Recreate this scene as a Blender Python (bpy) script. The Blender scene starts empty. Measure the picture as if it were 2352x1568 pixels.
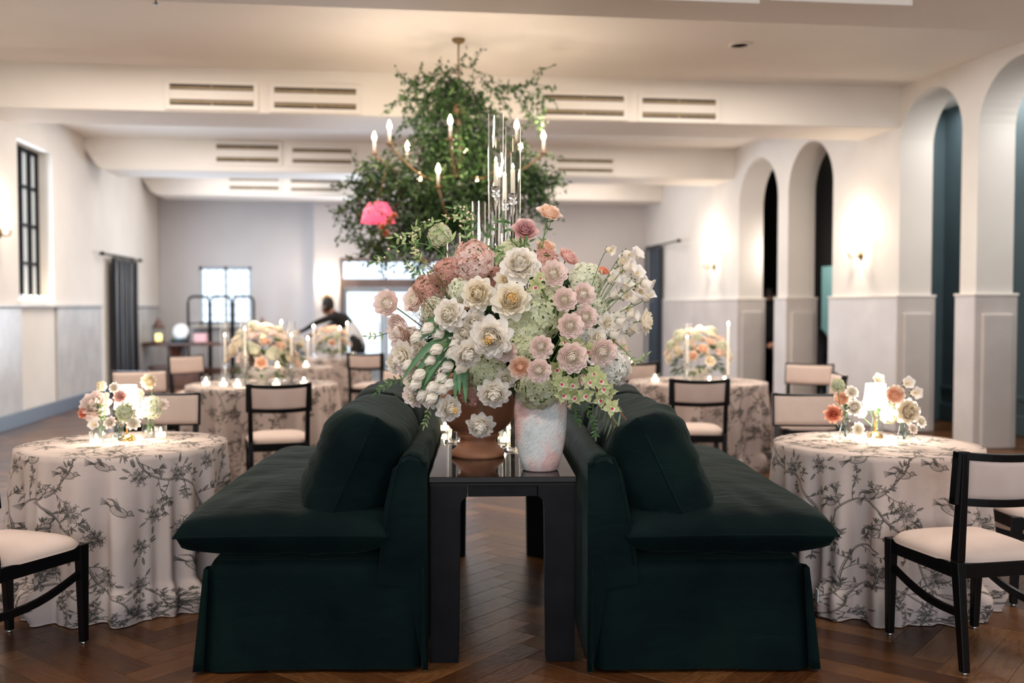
import bpy, math, random
import numpy as np
from mathutils import Vector, Matrix, noise
R = math.radians
rnd = random.Random(7)
sc = bpy.context.scene
COL = sc.collection

# ------------------------------------------------------------------ camera, world, light, exposure
H = 1.445; YAW = R(6.9); F = 35/36*2352
cam_d = bpy.data.cameras.new('camera'); cam = bpy.data.objects.new('camera', cam_d); COL.objects.link(cam)
cam_d.lens = 35; cam_d.sensor_width = 36; cam_d.clip_start = .05; cam_d.clip_end = 200
cam.location = (0, 0, H); cam.rotation_euler = (R(90-1.98), 0, -YAW)
cam_d.dof.use_dof = True; cam_d.dof.focus_distance = 4.02; cam_d.dof.aperture_fstop = 1.5
sc.camera = cam
CY, SY = math.cos(YAW), math.sin(YAW)
def W(r, d, z=0.0):
    """room point that lies r metres to the right of and d metres ahead of the camera"""
    return Vector((r*CY + d*SY, -r*SY + d*CY, z))
PIT = R(1.98); CP, SP = math.cos(PIT), math.sin(PIT)
def P(px, py, d):
    """room point seen at photo pixel (px,py) at ground distance d along the view heading"""
    a = (px-1176)/F; b = (784-py)/F
    f = CP + b*SP; u = -SP + b*CP
    return W(a/f*d, d, H + u/f*d)
def PZ(px, py, z):
    """room point seen at photo pixel on the level plane z"""
    b = (784-py)/F; f = CP + b*SP; u = -SP + b*CP
    d = (z-H)/(u/f)
    return P(px, py, d)

wd = bpy.data.worlds.new('overcast_sky'); sc.world = wd; wd.use_nodes = True
nt = wd.node_tree; bg = nt.nodes['Background']
bg.inputs[0].default_value = (.74, .86, 1.0, 1); bg.inputs[1].default_value = 2.4

sc.view_settings.view_transform = 'Standard'; sc.view_settings.look = 'None'
sc.view_settings.gamma = 1; sc.view_settings.use_curve_mapping = False
sc.view_settings.exposure = 0.0
sc.cycles.max_bounces = 14; sc.cycles.diffuse_bounces = 5; sc.cycles.glossy_bounces = 4
sc.cycles.transmission_bounces = 14; sc.cycles.transparent_max_bounces = 40
sc.cycles.sample_clamp_indirect = 6; sc.cycles.caustics_refractive = False; sc.cycles.caustics_reflective = False
sc.cycles.use_denoising = True

def area(name, loc, rot, sx, sy, power, col):
    l = bpy.data.lights.new(name, 'AREA'); l.shape = 'RECTANGLE'; l.size = sx; l.size_y = sy
    l.energy = power; l.color = col
    o = bpy.data.objects.new(name, l); COL.objects.link(o); o.location = loc; o.rotation_euler = rot
    return o
def point(name, loc, power, col, rad=.03):
    l = bpy.data.lights.new(name, 'POINT'); l.energy = power; l.color = col; l.shadow_soft_size = rad
    o = bpy.data.objects.new(name, l); COL.objects.link(o); o.location = loc
    return o
WARM = (1, .80, .62); WARMW = (1, .88, .77); COOL = (.76, .87, 1.0)
area('rear_fill', (.5, -4.6, 2.0), (R(90), 0, 0), 8.5, 3.0, 115, (.88, .93, 1.0))  # cool fill added behind the camera, out of view
area('daylight_street_door', (-.25, 19.7, 1.35), (R(-90), 0, 0), 1.5, 2.0, 190, COOL)
area('daylight_curtained_door', (-4.3, 17.2, 1.3), (0, R(-90), 0), 2.0, 1.4, 110, (.62, .78, 1.0))
area('daylight_tall_window', (-4.6, 13.4, 2.5), (0, R(-90), 0), 1.9, 1.1, 35, COOL)
point('passage_far_fill', (6.2, 15.0, 2.3), 26, (1, .86, .75), .08)  # fill added to lighten the figures in the far passage
area('passage_fill', (6.65, 9.2, 3.9), (0, 0, 0), .5, 5.0, 95, (1, .95, .9))  # unseen fill added to brighten the blue passage wall
sp_ = bpy.data.lights.new('bouquet_fill_spot', 'SPOT'); sp_.energy = 400; sp_.color = (1, .93, .86); sp_.spot_size = R(26); sp_.spot_blend = .7; sp_.shadow_soft_size = .12  # unseen spot added to brighten the bouquet
so_ = bpy.data.objects.new('bouquet_fill_spot', sp_); COL.objects.link(so_); so_.location = (-.5, .6, 3.9)
so_.rotation_euler = (P(1190, 740, 4.1)-so_.location).to_track_quat('-Z', 'Y').to_euler()
# unseen warm area lights added in each bay between the beams
for y, pw in ((3.0, 190), (9.0, 210), (13.6, 170), (17.6, 80)):
    for x in (-2.4, 3.2):
        area('bay_fill_lights', (x, y, 3.93), (0, 0, 0), 2.2, 2.2, pw*.5, WARMW)

# ------------------------------------------------------------------ materials
MATS = {}
def mat(name, col=(.8,.8,.8), rough=.5, metal=0, emit=None, es=1, spec=.5, trans=0, ior=1.45, sheen=0, coat=0, sss=0):
    if name in MATS: return MATS[name]
    m = bpy.data.materials.new(name); m.use_nodes = True
    b = m.node_tree.nodes['Principled BSDF']; i = b.inputs
    i['Base Color'].default_value = (*col, 1); i['Roughness'].default_value = rough; i['Metallic'].default_value = metal
    i['Specular IOR Level'].default_value = spec; i['Transmission Weight'].default_value = trans; i['IOR'].default_value = ior
    i['Sheen Weight'].default_value = sheen; i['Coat Weight'].default_value = coat
    if emit: i['Emission Color'].default_value = (*emit, 1); i['Emission Strength'].default_value = es
    if sss: i['Subsurface Weight'].default_value = sss; i['Subsurface Radius'].default_value = (.02, .012, .008); i['Subsurface Scale'].default_value = 1
    MATS[name] = m; return m
def N(m, t, **kw):
    n = m.node_tree.nodes.new(t)
    for k, v in kw.items(): setattr(n, k, v)
    return n
def L(m, a, b): m.node_tree.links.new(a, b)
def BS(m): return m.node_tree.nodes['Principled BSDF']
def ramp(m, fac, stops):
    r = N(m, 'ShaderNodeValToRGB'); L(m, fac, r.inputs[0])
    e = r.color_ramp.elements
    while len(e) < len(stops): e.new(.5)
    for k, (p, c) in enumerate(stops): e[k].position = p; e[k].color = (*c, 1)
    return r.outputs[0]
def noisy(name, c1, c2, scale=3, rough=.6, bump=0, bscale=40, detail=4, **kw):
    """two tones mixed by object-space noise, optional fine bump"""
    if name in MATS: return MATS[name]
    m = mat(name, c1, rough, **kw)
    tc = N(m, 'ShaderNodeTexCoord'); n = N(m, 'ShaderNodeTexNoise'); n.inputs['Scale'].default_value = scale; n.inputs['Detail'].default_value = detail
    L(m, tc.outputs['Object'], n.inputs['Vector'])
    L(m, ramp(m, n.outputs[0], [(.35, c1), (.65, c2)]), BS(m).inputs['Base Color'])
    if bump:
        n2 = N(m, 'ShaderNodeTexNoise'); n2.inputs['Scale'].default_value = bscale; n2.inputs['Detail'].default_value = 3
        L(m, tc.outputs['Object'], n2.inputs['Vector'])
        b = N(m, 'ShaderNodeBump'); b.inputs['Strength'].default_value = bump; b.inputs['Distance'].default_value = .01
        L(m, n2.outputs[0], b.inputs['Height']); L(m, b.outputs[0], BS(m).inputs['Normal'])
    return m
PLASTER = noisy('plaster', (.74, .71, .67), (.80, .77, .73), 1.2, .75, .15, 60)
CEILM = noisy('ceiling_paint', (.80, .755, .70), (.84, .80, .75), .8, .65, .1, 40)
BACKW = noisy('back_wall_paint', (.60, .59, .60), (.66, .65, .66), .8, .7, .1, 50)
WAINS = noisy('glazed_wainscot', (.56, .52, .50), (.64, .60, .58), 2.0, .42, .06, 14)
WAINL = noisy('waxed_wainscot', (.46, .47, .48), (.58, .585, .59), 3.0, .28, .15, 9)
BLUEW = noisy('slate_blue_paint', (.055, .088, .105), (.065, .10, .118), 2, .5)
BLACKP = mat('black_drape', (.006, .007, .007), .9)
STEEL = mat('black_steel', (.006, .007, .009), .6, spec=.2)
BRONZE = noisy('bronze_slot', (.28, .21, .12), (.36, .28, .17), 12, .5)
BRASS = mat('brass', (.72, .48, .18), .25, 1)
DARKBR = mat('aged_brass', (.22, .15, .07), .45, .8)
LACQ = mat('black_lacquer', (.004, .004, .0045), .3, spec=.35)
CREAM = noisy('cream_upholstery', (.66, .525, .46), (.71, .575, .515), 6, .8, .12, 300, sheen=.15)
OAKBLK = noisy('black_oak', (.004, .004, .005), (.007, .007, .008), 9, .55, .04, 60, spec=.15)
CTOP = mat('black_glass_top', (.010, .008, .007), .06, spec=.6)
WAX = mat('candle_wax', (.92, .86, .78), .5, emit=(1, .72, .45), es=.35)
FLAME = mat('flame', (1, .8, .5), .5, emit=(1, .74, .42), es=60)
BULB = mat('warm_bulb', (1, .85, .6), .5, emit=(1, .76, .46), es=45)
def glassy(name, tint=(1, 1, 1), rough=0.02):
    if name in MATS: return MATS[name]
    m = mat(name, tint, rough, trans=1, ior=1.42)
    return m
GLASS = glassy('crystal_glass')
def thin(name, tint=(.97, .98, .98)):
    m = mat(name, tint, .03); nt_ = m.node_tree; fr = N(m, 'ShaderNodeLayerWeight'); fr.inputs['Blend'].default_value = .5; pw_ = N(m, 'ShaderNodeMath', operation='POWER'); pw_.inputs[1].default_value = 3.2; L(m, fr.outputs['Facing'], pw_.inputs[0])
    tr = N(m, 'ShaderNodeBsdfTransparent'); tr.inputs[0].default_value = (*tint, 1); gl = N(m, 'ShaderNodeBsdfGlossy'); gl.inputs['Roughness'].default_value = .03
    mu = N(m, 'ShaderNodeMath', operation='MULTIPLY_ADD'); mu.inputs[1].default_value = .55; mu.inputs[2].default_value = .05; L(m, pw_.outputs[0], mu.inputs[0])
    mx = N(m, 'ShaderNodeMixShader'); L(m, mu.outputs[0], mx.inputs[0]); L(m, tr.outputs[0], mx.inputs[1]); L(m, gl.outputs[0], mx.inputs[2])
    out = [n for n in nt_.nodes if n.type == 'OUTPUT_MATERIAL'][0]; L(m, mx.outputs[0], out.inputs[0]); return m
THIN = thin('thin_clear_glass')
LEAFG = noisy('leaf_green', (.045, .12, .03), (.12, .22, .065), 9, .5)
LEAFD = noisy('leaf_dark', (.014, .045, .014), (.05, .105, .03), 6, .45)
LEAFT = noisy('tulip_leaf', (.06, .15, .055), (.10, .22, .09), 9, .4)
LEAFL = noisy('leaf_pale', (.22, .31, .10), (.36, .45, .20), 9, .5)
LEAFW = noisy('willow_leaf', (.13, .17, .09), (.22, .27, .15), 9, .5)
STEMG = mat('stem_green', (.11, .19, .055), .5)
VEL = mat('green_velvet', (.008, .032, .026), .8, sheen=.20, spec=.10)
b_ = BS(VEL); b_.inputs['Sheen Tint'].default_value = (.10, .17, .145, 1); b_.inputs['Sheen Roughness'].default_value = .4
tc = N(VEL, 'ShaderNodeTexCoord'); n1 = N(VEL, 'ShaderNodeTexNoise'); n1.inputs['Scale'].default_value = 3.2; n1.inputs['Detail'].default_value = 3
L(VEL, tc.outputs['Object'], n1.inputs['Vector'])
L(VEL, ramp(VEL, n1.outputs[0], [(.35, (.0010, .0048, .0062)), (.65, (.0024, .0108, .0096))]), b_.inputs['Base Color'])
mp = N(VEL, 'ShaderNodeMapping'); mp.inputs['Scale'].default_value = (2.5, 9, 6); L(VEL, tc.outputs['Object'], mp.inputs[0])
n2 = N(VEL, 'ShaderNodeTexNoise'); n2.inputs['Scale'].default_value = 1.6; n2.inputs['Detail'].default_value = 3; n2.inputs['Distortion'].default_value = 1.2
L(VEL, mp.outputs[0], n2.inputs['Vector'])
bp = N(VEL, 'ShaderNodeBump'); bp.inputs['Strength'].default_value = .22; bp.inputs['Distance'].default_value = .03
L(VEL, n2.outputs[0], bp.inputs['Height']); L(VEL, bp.outputs[0], b_.inputs['Normal'])
def petalmat(name, inner, outer, mid=None, hot=.0):
    """petal colour from the flower's heart outwards, part translucent"""
    if name in MATS: return MATS[name]
    m = mat(name, outer, .6, spec=.2)
    tc = N(m, 'ShaderNodeTexCoord'); vl = N(m, 'ShaderNodeVectorMath', operation='LENGTH'); L(m, tc.outputs['Object'], vl.inputs[0])
    st = [(.1, inner), (.95, outer)] if not mid else [(.1, inner), (.5, mid), (.95, outer)]
    c = ramp(m, vl.outputs['Value'], st); L(m, c, BS(m).inputs['Base Color'])
    t = N(m, 'ShaderNodeBsdfTranslucent'); L(m, c, t.inputs[0])
    mx = N(m, 'ShaderNodeMixShader'); mx.inputs[0].default_value = .5
    L(m, BS(m).outputs[0], mx.inputs[1]); L(m, t.outputs[0], mx.inputs[2])
    out = [n for n in m.node_tree.nodes if n.type == 'OUTPUT_MATERIAL'][0]; L(m, mx.outputs[0], out.inputs[0])
    return m
PM = {
 'white': petalmat('petal_white', (.95, .90, .78), (.96, .93, .905)),
 'cream': petalmat('petal_cream', (.95, .86, .66), (.96, .92, .85)),
 'blush': petalmat('petal_blush', (.86, .86, .64), (.96, .83, .80), (.96, .88, .84)),
 'pink':  petalmat('petal_pink', (.86, .56, .50), (.90, .70, .65)),
 'mauve': petalmat('petal_mauve', (.62, .34, .36), (.84, .60, .58)),
 'peach': petalmat('petal_peach', (.95, .62, .40), (.96, .86, .78), (.95, .76, .62)),
 'coral': petalmat('petal_coral', (.82, .26, .14), (.92, .55, .40)),
 'dusty': petalmat('petal_dusty', (.55, .30, .20), (.80, .48, .42)),
 'lime':  petalmat('petal_lime', (.50, .54, .26), (.80, .82, .58)),
 'limew': petalmat('petal_lime_white', (.66, .68, .42), (.90, .90, .76)),
 'orchid': petalmat('petal_orchid', (.55, .60, .28), (.72, .76, .46)),
 'lip': mat('orchid_lip', (.42, .01, .05), .5),
 'brown': petalmat('plume_brown', (.22, .12, .07), (.52, .36, .26)),
}
YEL = mat('stamen_yellow', (.86, .52, .10), .7)

# ------------------------------------------------------------------ mesh builder
class MB:
    def __init__(s): s.v = []; s.f = []; s.m = []; s.s = []; s.uv = {}
    def add(s, vs, fs, mi=0, smooth=True, M=None):
        b = len(s.v)
        s.v += [tuple(M @ Vector(q)) if M else tuple(q) for q in vs]
        for f in fs: s.f.append(tuple(b+i for i in f)); s.m.append(mi); s.s.append(smooth)
    def box(s, c, d, mi=0, M=None):
        x, y, z = c; a, b, h = d[0]/2, d[1]/2, d[2]/2
        vs = [(x+i*a, y+j*b, z+k*h) for i in (-1,1) for j in (-1,1) for k in (-1,1)]
        s.add(vs, [(0,1,3,2),(4,6,7,5),(0,4,5,1),(2,3,7,6),(0,2,6,4),(1,5,7,3)], mi, False, M)
    def taper(s, p0, p1, w0, w1, mi=0, M=None):
        """square bar from p0 (half sizes w0) to p1 (w1), sections level"""
        vs = []
        for p, w in ((p0, w0), (p1, w1)):
            w = w if isinstance(w, tuple) else (w, w)
            vs += [(p[0]-w[0],p[1]-w[1],p[2]),(p[0]+w[0],p[1]-w[1],p[2]),(p[0]+w[0],p[1]+w[1],p[2]),(p[0]-w[0],p[1]+w[1],p[2])]
        s.add(vs, [(3,2,1,0),(4,5,6,7),(0,1,5,4),(1,2,6,5),(2,3,7,6),(3,0,4,7)], mi, False, M)
    def tube(s, pts, rad, n=6, mi=0, M=None, flat=None, smooth=True):
        pts = [Vector(p) for p in pts]; rad = rad if hasattr(rad, '__len__') else [rad]*len(pts)
        vs = []; fs = []; up = Vector((0, 0, 1))
        for i, p in enumerate(pts):
            t = (pts[min(i+1, len(pts)-1)] - pts[max(i-1, 0)])
            t = t.normalized() if t.length > 1e-9 else Vector((0,0,1))
            a = t.cross(up); a = a if a.length > .05 else t.cross(Vector((1, 0, 0))); a.normalize(); b = a.cross(t)
            for k in range(n):
                q = 2*math.pi*(k+.5)/n
                vs.append(p + a*math.cos(q)*rad[i]*(flat or 1) + b*math.sin(q)*rad[i])
        for i in range(len(pts)-1):
            for k in range(n): fs.append((i*n+k, i*n+(k+1)%n, (i+1)*n+(k+1)%n, (i+1)*n+k))
        fs.append(tuple(range(n-1, -1, -1))); fs.append(tuple((len(pts)-1)*n+k for k in range(n)))
        s.add(vs, fs, mi, smooth, M)
    def lathe(s, prof, n=32, c=(0, 0, 0), mi=0, M=None, fn=None, closed=False):
        vs = []; fs = []
        for (r, z) in prof:
            for k in range(n):
                a = 2*math.pi*k/n; rr = fn(r, z, a) if fn else r
                vs.append((c[0]+rr*math.cos(a), c[1]+rr*math.sin(a), c[2]+z))
        m = len(prof)
        for i in range(m-1 if not closed else m):
            j = (i+1) % m
            for k in range(n): fs.append((i*n+k, i*n+(k+1)%n, j*n+(k+1)%n, j*n+k))
        if not closed:
            if prof[0][0] > 1e-6: fs.append(tuple(range(n-1, -1, -1)))
            if prof[-1][0] > 1e-6: fs.append(tuple((m-1)*n+k for k in range(n)))
        s.add(vs, fs, mi, True, M)
    def leaf(s, p, d, nrm, Ln, Wd, mi=0, bend=.2):
        """folded pointed leaf from p along d: six-sided outline with a midrib"""
        d = d.normalized(); q = d.cross(nrm)
        if q.length < 1e-4: q = d.orthogonal()
        q.normalize(); n = q.cross(d)
        def at(t, a, h): return p + d*(t*Ln) + q*(a*Wd) + n*(h*Wd - bend*Ln*t*t)
        vs = [at(0,0,0), at(.28,-.42,.16), at(.30,0,0), at(.28,.42,.16), at(.65,-.34,.12), at(.65,0,0), at(.65,.34,.12), at(1,0,0)]
        s.add(vs, [(0,2,1),(0,3,2),(1,2,5,4),(2,3,6,5),(4,5,7),(5,6,7)], mi, True)
    def petal(s, az, Ln, Wd, th0, th1, cup=.25, rb=0, zb=0, ruf=0, na=4, nb=4, mi=0, g=rnd, M=None, tip=.84):
        ca, sa = math.cos(az), math.sin(az); vs = []; fs = []
        rho, z = rb, zb
        for j in range(nb+1):
            t = j/nb; th = R(th0 + (th1-th0)*t)
            if j: rho += math.sin(th)*Ln/nb; z += math.cos(th)*Ln/nb
            w = Wd*math.sin(math.pi*(.13+(tip-.13)*t))**.7
            for i in range(na+1):
                a = -1+2*i/na
                e = ruf*t*g.uniform(-1, 1); k = cup*a*a*w + e
                pb = a*a*.22*Ln*t*t
                rr = rho - math.cos(th)*k - math.sin(th)*pb; zz = z + math.sin(th)*k - math.cos(th)*pb
                o = a*w
                vs.append((rr*ca - o*sa, rr*sa + o*ca, zz))
        for j in range(nb):
            for i in range(na):
                q = j*(na+1)+i; fs.append((q, q+1, q+na+2, q+na+1))
        s.add(vs, fs, mi, True, M)
    def mesh(s, name, mats):
        me = bpy.data.meshes.new(name); me.from_pydata(s.v, [], s.f)
        me.polygons.foreach_set('material_index', s.m); me.polygons.foreach_set('use_smooth', s.s)
        for m in (mats if isinstance(mats, (list, tuple)) else [mats]): me.materials.append(m)
        me.update(); return me
    def build(s, name, mats, parent=None, bevel=0, seg=2):
        o = bpy.data.objects.new(name, s.mesh(name, mats)); COL.objects.link(o)
        if parent: o.parent = parent
        if bevel:
            b = o.modifiers.new('bevel', 'BEVEL'); b.width = bevel; b.segments = seg; b.limit_method = 'ANGLE'; b.angle_limit = R(40)
        return o
def tag(o, label=None, cat=None, group=None, kind=None):
    if label: o['label'] = label
    if cat: o['category'] = cat
    if group: o['group'] = group
    if kind: o['kind'] = kind
    return o
def empty(name, loc=(0,0,0), rz=0, label=None, cat=None, group=None):
    o = bpy.data.objects.new(name, None); COL.objects.link(o); o.empty_display_size = .1
    o.location = loc; o.rotation_euler = (0, 0, rz); return tag(o, label, cat, group)
KIDS = {}
def kids(o): return [c for c in COL.objects if c.parent == o]
def child(me, name, parent, bevel=0):
    o = bpy.data.objects.new(name, me); COL.objects.link(o); o.parent = parent
    if bevel:
        b = o.modifiers.new('bevel', 'BEVEL'); b.width = bevel; b.segments = 2; b.limit_method = 'ANGLE'; b.angle_limit = R(40)
    return o
class Kit:
    """a thing built once as (name, mesh, bevel, offset, children) and placed many times as real objects"""
    def __init__(s, name, parts): s.name = name; s.parts = parts
    def place(s, loc, rz=0, label=None, cat=None, group=None, scale=1, rot=None):
        r = empty(s.name, loc, rz, label, cat, group); r.scale = (scale,)*3
        if rot is not None: r.rotation_euler = rot
        for p in s.parts:
            o = child(p[0], p[1], r, p[2] if len(p) > 2 else 0)
            for q in (p[3] if len(p) > 3 else ()): child(q[0], q[1], o, q[2] if len(q) > 2 else 0)
        return r
def structure(o): o['kind'] = 'structure'; return o

# ================================================================== THE ROOM
S = .972
ZB, ZC = 3.495, 3.96            # underside of beams, ceiling
XL, YB = -4.52, 19.95
def XR(y): return 5.80 - .07*(y-10.9)
Y0 = -4.8

def holed(mb, u0, u1, z0, z1, holes, thick, T):
    """wall with rectangular openings; T(u, z, depth) -> point; depth 0 is the room face"""
    us = sorted({u0, u1, *[h[0] for h in holes], *[h[1] for h in holes]}); zs = sorted({z0, z1, *[h[2] for h in holes], *[h[3] for h in holes]})
    def solid(i, j):
        if i < 0 or j < 0 or i >= len(us)-1 or j >= len(zs)-1: return False
        u = (us[i]+us[i+1])/2; z = (zs[j]+zs[j+1])/2
        return not any(h[0] < u < h[1] and h[2] < z < h[3] for h in holes)
    for i in range(len(us)-1):
        for j in range(len(zs)-1):
            if not solid(i, j): continue
            a, b, c, d = us[i], us[i+1], zs[j], zs[j+1]
            for t in (0, thick): mb.add([T(a,c,t), T(b,c,t), T(b,d,t), T(a,d,t)], [(0,1,2,3)], 0, False)
            for (di, dj, p, q) in ((-1,0,(a,c),(a,d)), (1,0,(b,c),(b,d)), (0,-1,(a,c),(b,c)), (0,1,(a,d),(b,d))):
                if not solid(i+di, j+dj): mb.add([T(*p,0), T(*q,0), T(*q,thick), T(*p,thick)], [(0,1,2,3)], 0, False)

# floor slab with herringbone planks let into it
WOODBASE = mat('floor_base', (.05, .028, .014), .6)
fm = MB(); fm.box((1.3, 7.8, -.05), (12.8, 25.6, .08)); floor = structure(fm.build('floor', WOODBASE))
def woodmat(name, joined):
    m = mat(name, (.2, .1, .05), .29, spec=.35)
    if joined:
        at = N(m, 'ShaderNodeAttribute'); at.attribute_name = 'tone'; tone = at.outputs['Fac']
    else:
        oi = N(m, 'ShaderNodeObjectInfo'); tone = oi.outputs['Random']
    uv = N(m, 'ShaderNodeUVMap'); mp = N(m, 'ShaderNodeMapping'); mp.inputs['Scale'].default_value = (2.2, 16, 1)
    L(m, uv.outputs[0], mp.inputs[0])
    ml = N(m, 'ShaderNodeMath', operation='MULTIPLY'); ml.inputs[1].default_value = 57; L(m, tone, ml.inputs[0])
    n = N(m, 'ShaderNodeTexNoise', noise_dimensions='4D'); n.inputs['Scale'].default_value = 2.2; n.inputs['Detail'].default_value = 5; n.inputs['Distortion'].default_value = 1.6
    L(m, mp.outputs[0], n.inputs['Vector']); L(m, ml.outputs[0], n.inputs['W'])
    wv = N(m, 'ShaderNodeMath', operation='MULTIPLY'); wv.inputs[1].default_value = 26; L(m, n.outputs[0], wv.inputs[0])
    sn = N(m, 'ShaderNodeMath', operation='SINE'); L(m, wv.outputs[0], sn.inputs[0])
    ad = N(m, 'ShaderNodeMath', operation='MULTIPLY_ADD'); ad.inputs[1].default_value = .16; L(m, sn.outputs[0], ad.inputs[0]); L(m, tone, ad.inputs[2])
    c = ramp(m, ad.outputs[0], [(0, (.050, .018, .006)), (.45, (.088, .034, .011)), (.8, (.125, .052, .018)), (1, (.17, .080, .029))])
    L(m, c, BS(m).inputs['Base Color'])
    bp = N(m, 'ShaderNodeBump'); bp.inputs['Strength'].default_value = .12; bp.inputs['Distance'].default_value = .003
    L(m, sn.outputs[0], bp.inputs['Height']); L(m, bp.outputs[0], BS(m).inputs['Normal'])
    return m
WOOD1, WOOD2 = woodmat('oak_plank', False), woodmat('oak_planks_far', True)
PW, PN = .125, 6; PL = PW*PN
def plank_geo(g=.0006, c=.0012):
    a, b = PL/2-g, PW/2-g; z0 = -.012
    vs = [(x*a, y*b, z0) for x, y in ((-1,-1),(1,-1),(1,1),(-1,1))] + [(x*a, y*b, -c) for x, y in ((-1,-1),(1,-1),(1,1),(-1,1))] + [(x*(a-c), y*(b-c), 0) for x, y in ((-1,-1),(1,-1),(1,1),(-1,1))]
    fs = [(0,1,5,4),(1,2,6,5),(2,3,7,6),(3,0,4,7),(4,5,9,8),(5,6,10,9),(6,7,11,10),(7,4,8,11),(8,9,10,11)]
    return vs, fs
pv, pf = plank_geo()
pm = MB(); pm.add(pv, pf, 0, False); pme = pm.mesh('plank', WOOD1)
uvl = pme.uv_layers.new(name='UVMap')
for lp in pme.loops: co = pme.vertices[lp.vertex_index].co; uvl.data[lp.index].uv = (co.x, co.y)
ANG = R(45); ca, sa = math.cos(ANG), math.sin(ANG)
slots = []
for j in range(-260, 260):
    for m_ in range(-26, 26):
        x0 = (j + 2*PN*m_)*PW; y0 = j*PW
        slots.append((x0+PL/2, y0+PW/2, 0)); 
        c0 = j; yy = (c0-2*PN+1+2*PN*m_)*PW
        slots.append((c0*PW+PW/2, yy+PL/2, 1))
sel = []
for (x, y, o) in slots:
    wx, wy = x*ca - y*sa + .1, x*sa + y*ca + 8.0
    if -4.6 < wx < 7.0 and -1.0 < wy < 20.2: sel.append((wx, wy, ANG + (R(90) if o else 0)))
def vis(p):
    r = p[0]*CY - p[1]*SY; d = p[0]*SY + p[1]*CY
    return d > 3.35 and abs(r) < d*.53+.3
near = sorted([p for p in sel if vis(p)], key=lambda p: p[0]*SY+p[1]*CY)[:290]
nset = {(round(p[0], 3), round(p[1], 3)) for p in near}
for p in near:
    o = child(pme, 'plank', floor); o.location = (p[0], p[1], 0); o.rotation_euler = (0, 0, p[2])
jv = []; jf = []; tone = []; juv = []
pva = np.array(pv)
for p in sel:
    if (round(p[0], 3), round(p[1], 3)) in nset: continue
    c, s_ = math.cos(p[2]), math.sin(p[2]); b = len(jv)
    for q in pv: jv.append((p[0]+q[0]*c-q[1]*s_, p[1]+q[0]*s_+q[1]*c, q[2])); juv.append((q[0], q[1]))
    jf += [tuple(b+i for i in f) for f in pf]; tone += [rnd.random()]*len(pv)
jm = bpy.data.meshes.new('far_planks'); jm.from_pydata(jv, [], jf)
at = jm.attributes.new('tone', 'FLOAT', 'POINT'); at.data.foreach_set('value', tone)
ul = jm.uv_layers.new(name='UVMap'); li = np.zeros(len(jm.loops), dtype=np.int32); jm.loops.foreach_get('vertex_index', li)
ul.data.foreach_set('uv', np.array(juv, dtype=np.float32)[li].ravel()); jm.materials.append(WOOD2)
o = child(jm, 'planks', floor); o['kind'] = 'stuff'

# ceiling + beams
cm = MB(); cm.box((1.3, 7.8, ZC+.1), (12.8, 25.6, .2)); structure(cm.build('ceiling', CEILM))
BEAMS = [(6.13, 7.0), (10.88, 11.75), (15.55, 16.4), (18.95, 19.8)]
for k, (a, b) in enumerate(BEAMS):
    m = MB(); x1 = XR(a)+.03; zt = ZC+.02; hx = .33
    prof = [(XL-.03, zt), (XL-.03, ZB+.34), (XL+.16, ZB+.06), (XL+.26, ZB), (x1, ZB), (x1, zt)]
    n = len(prof); vs = [(x, y, z) for y in (a, b) for x, z in prof]
    fs = [tuple(range(n)), tuple(range(2*n-1, n-1, -1))] + [(i, i+n, (i+1)%n+n, (i+1)%n) for i in range(n)]
    m.add(vs, fs, 0, False); structure(m.build('beam', CEILM, bevel=.012))
# vent grilles let into the beam faces
SLOTD = mat('slot_dark', (.035, .026, .018), .8)
def grille(beam, x0, x1, y0, y1, deep, label, grp):
    yb = BEAMS[beam][0]
    def onbeam(px, py):
        a = P(px, py, 1.0); d = yb/a.y; return a.x*d, H+(a.z-H)*d
    (ax, az), (bx, bz) = onbeam(x0, y0), onbeam(x1, y1)
    az2 = onbeam(x0, y1-(y1-y0)*.0)[1]; zt = (onbeam(x0,y0)[1]+onbeam(x1,y0)[1])/2; zb = (onbeam(x0,y1)[1]+onbeam(x1,y1)[1])/2
    w = bx-ax; h = zt-zb; cx = (ax+bx)/2; cz = (zt+zb)/2; sh = h*.27; fr = .05
    g = empty('vent_grille', (cx, yb, cz), 0, label, 'vent', grp)
    m = MB(); t = .022
    m.box((0, -t/2, h/2+fr/2), (w+2*fr, t, fr)); m.box((0, -t/2, -h/2-fr/2), (w+2*fr, t, fr)); m.box((0, -t/2, 0), (w, t, h-2*sh))
    for s_ in (-1, 1): m.box((s_*(w/2+fr/2), -t/2, 0), (fr, t, h))
    m.build('frame', CEILM, g, bevel=.004)
    for s_ in (-1, 1):
        m = MB(); m.box((0, -.003, s_*(h/2-sh/2)), (w, .004, sh), 0); q = m.build('slot', SLOTD, g)
        m = MB(); m.box((0, -.010, s_*(h/2-sh*.62)), (w-.01, .012, sh*.42), 0); m.box((0, -.012, s_*(h/2-sh/2)), (.02, .016, sh), 0); m.build('louvre', BRONZE, q)
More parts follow.
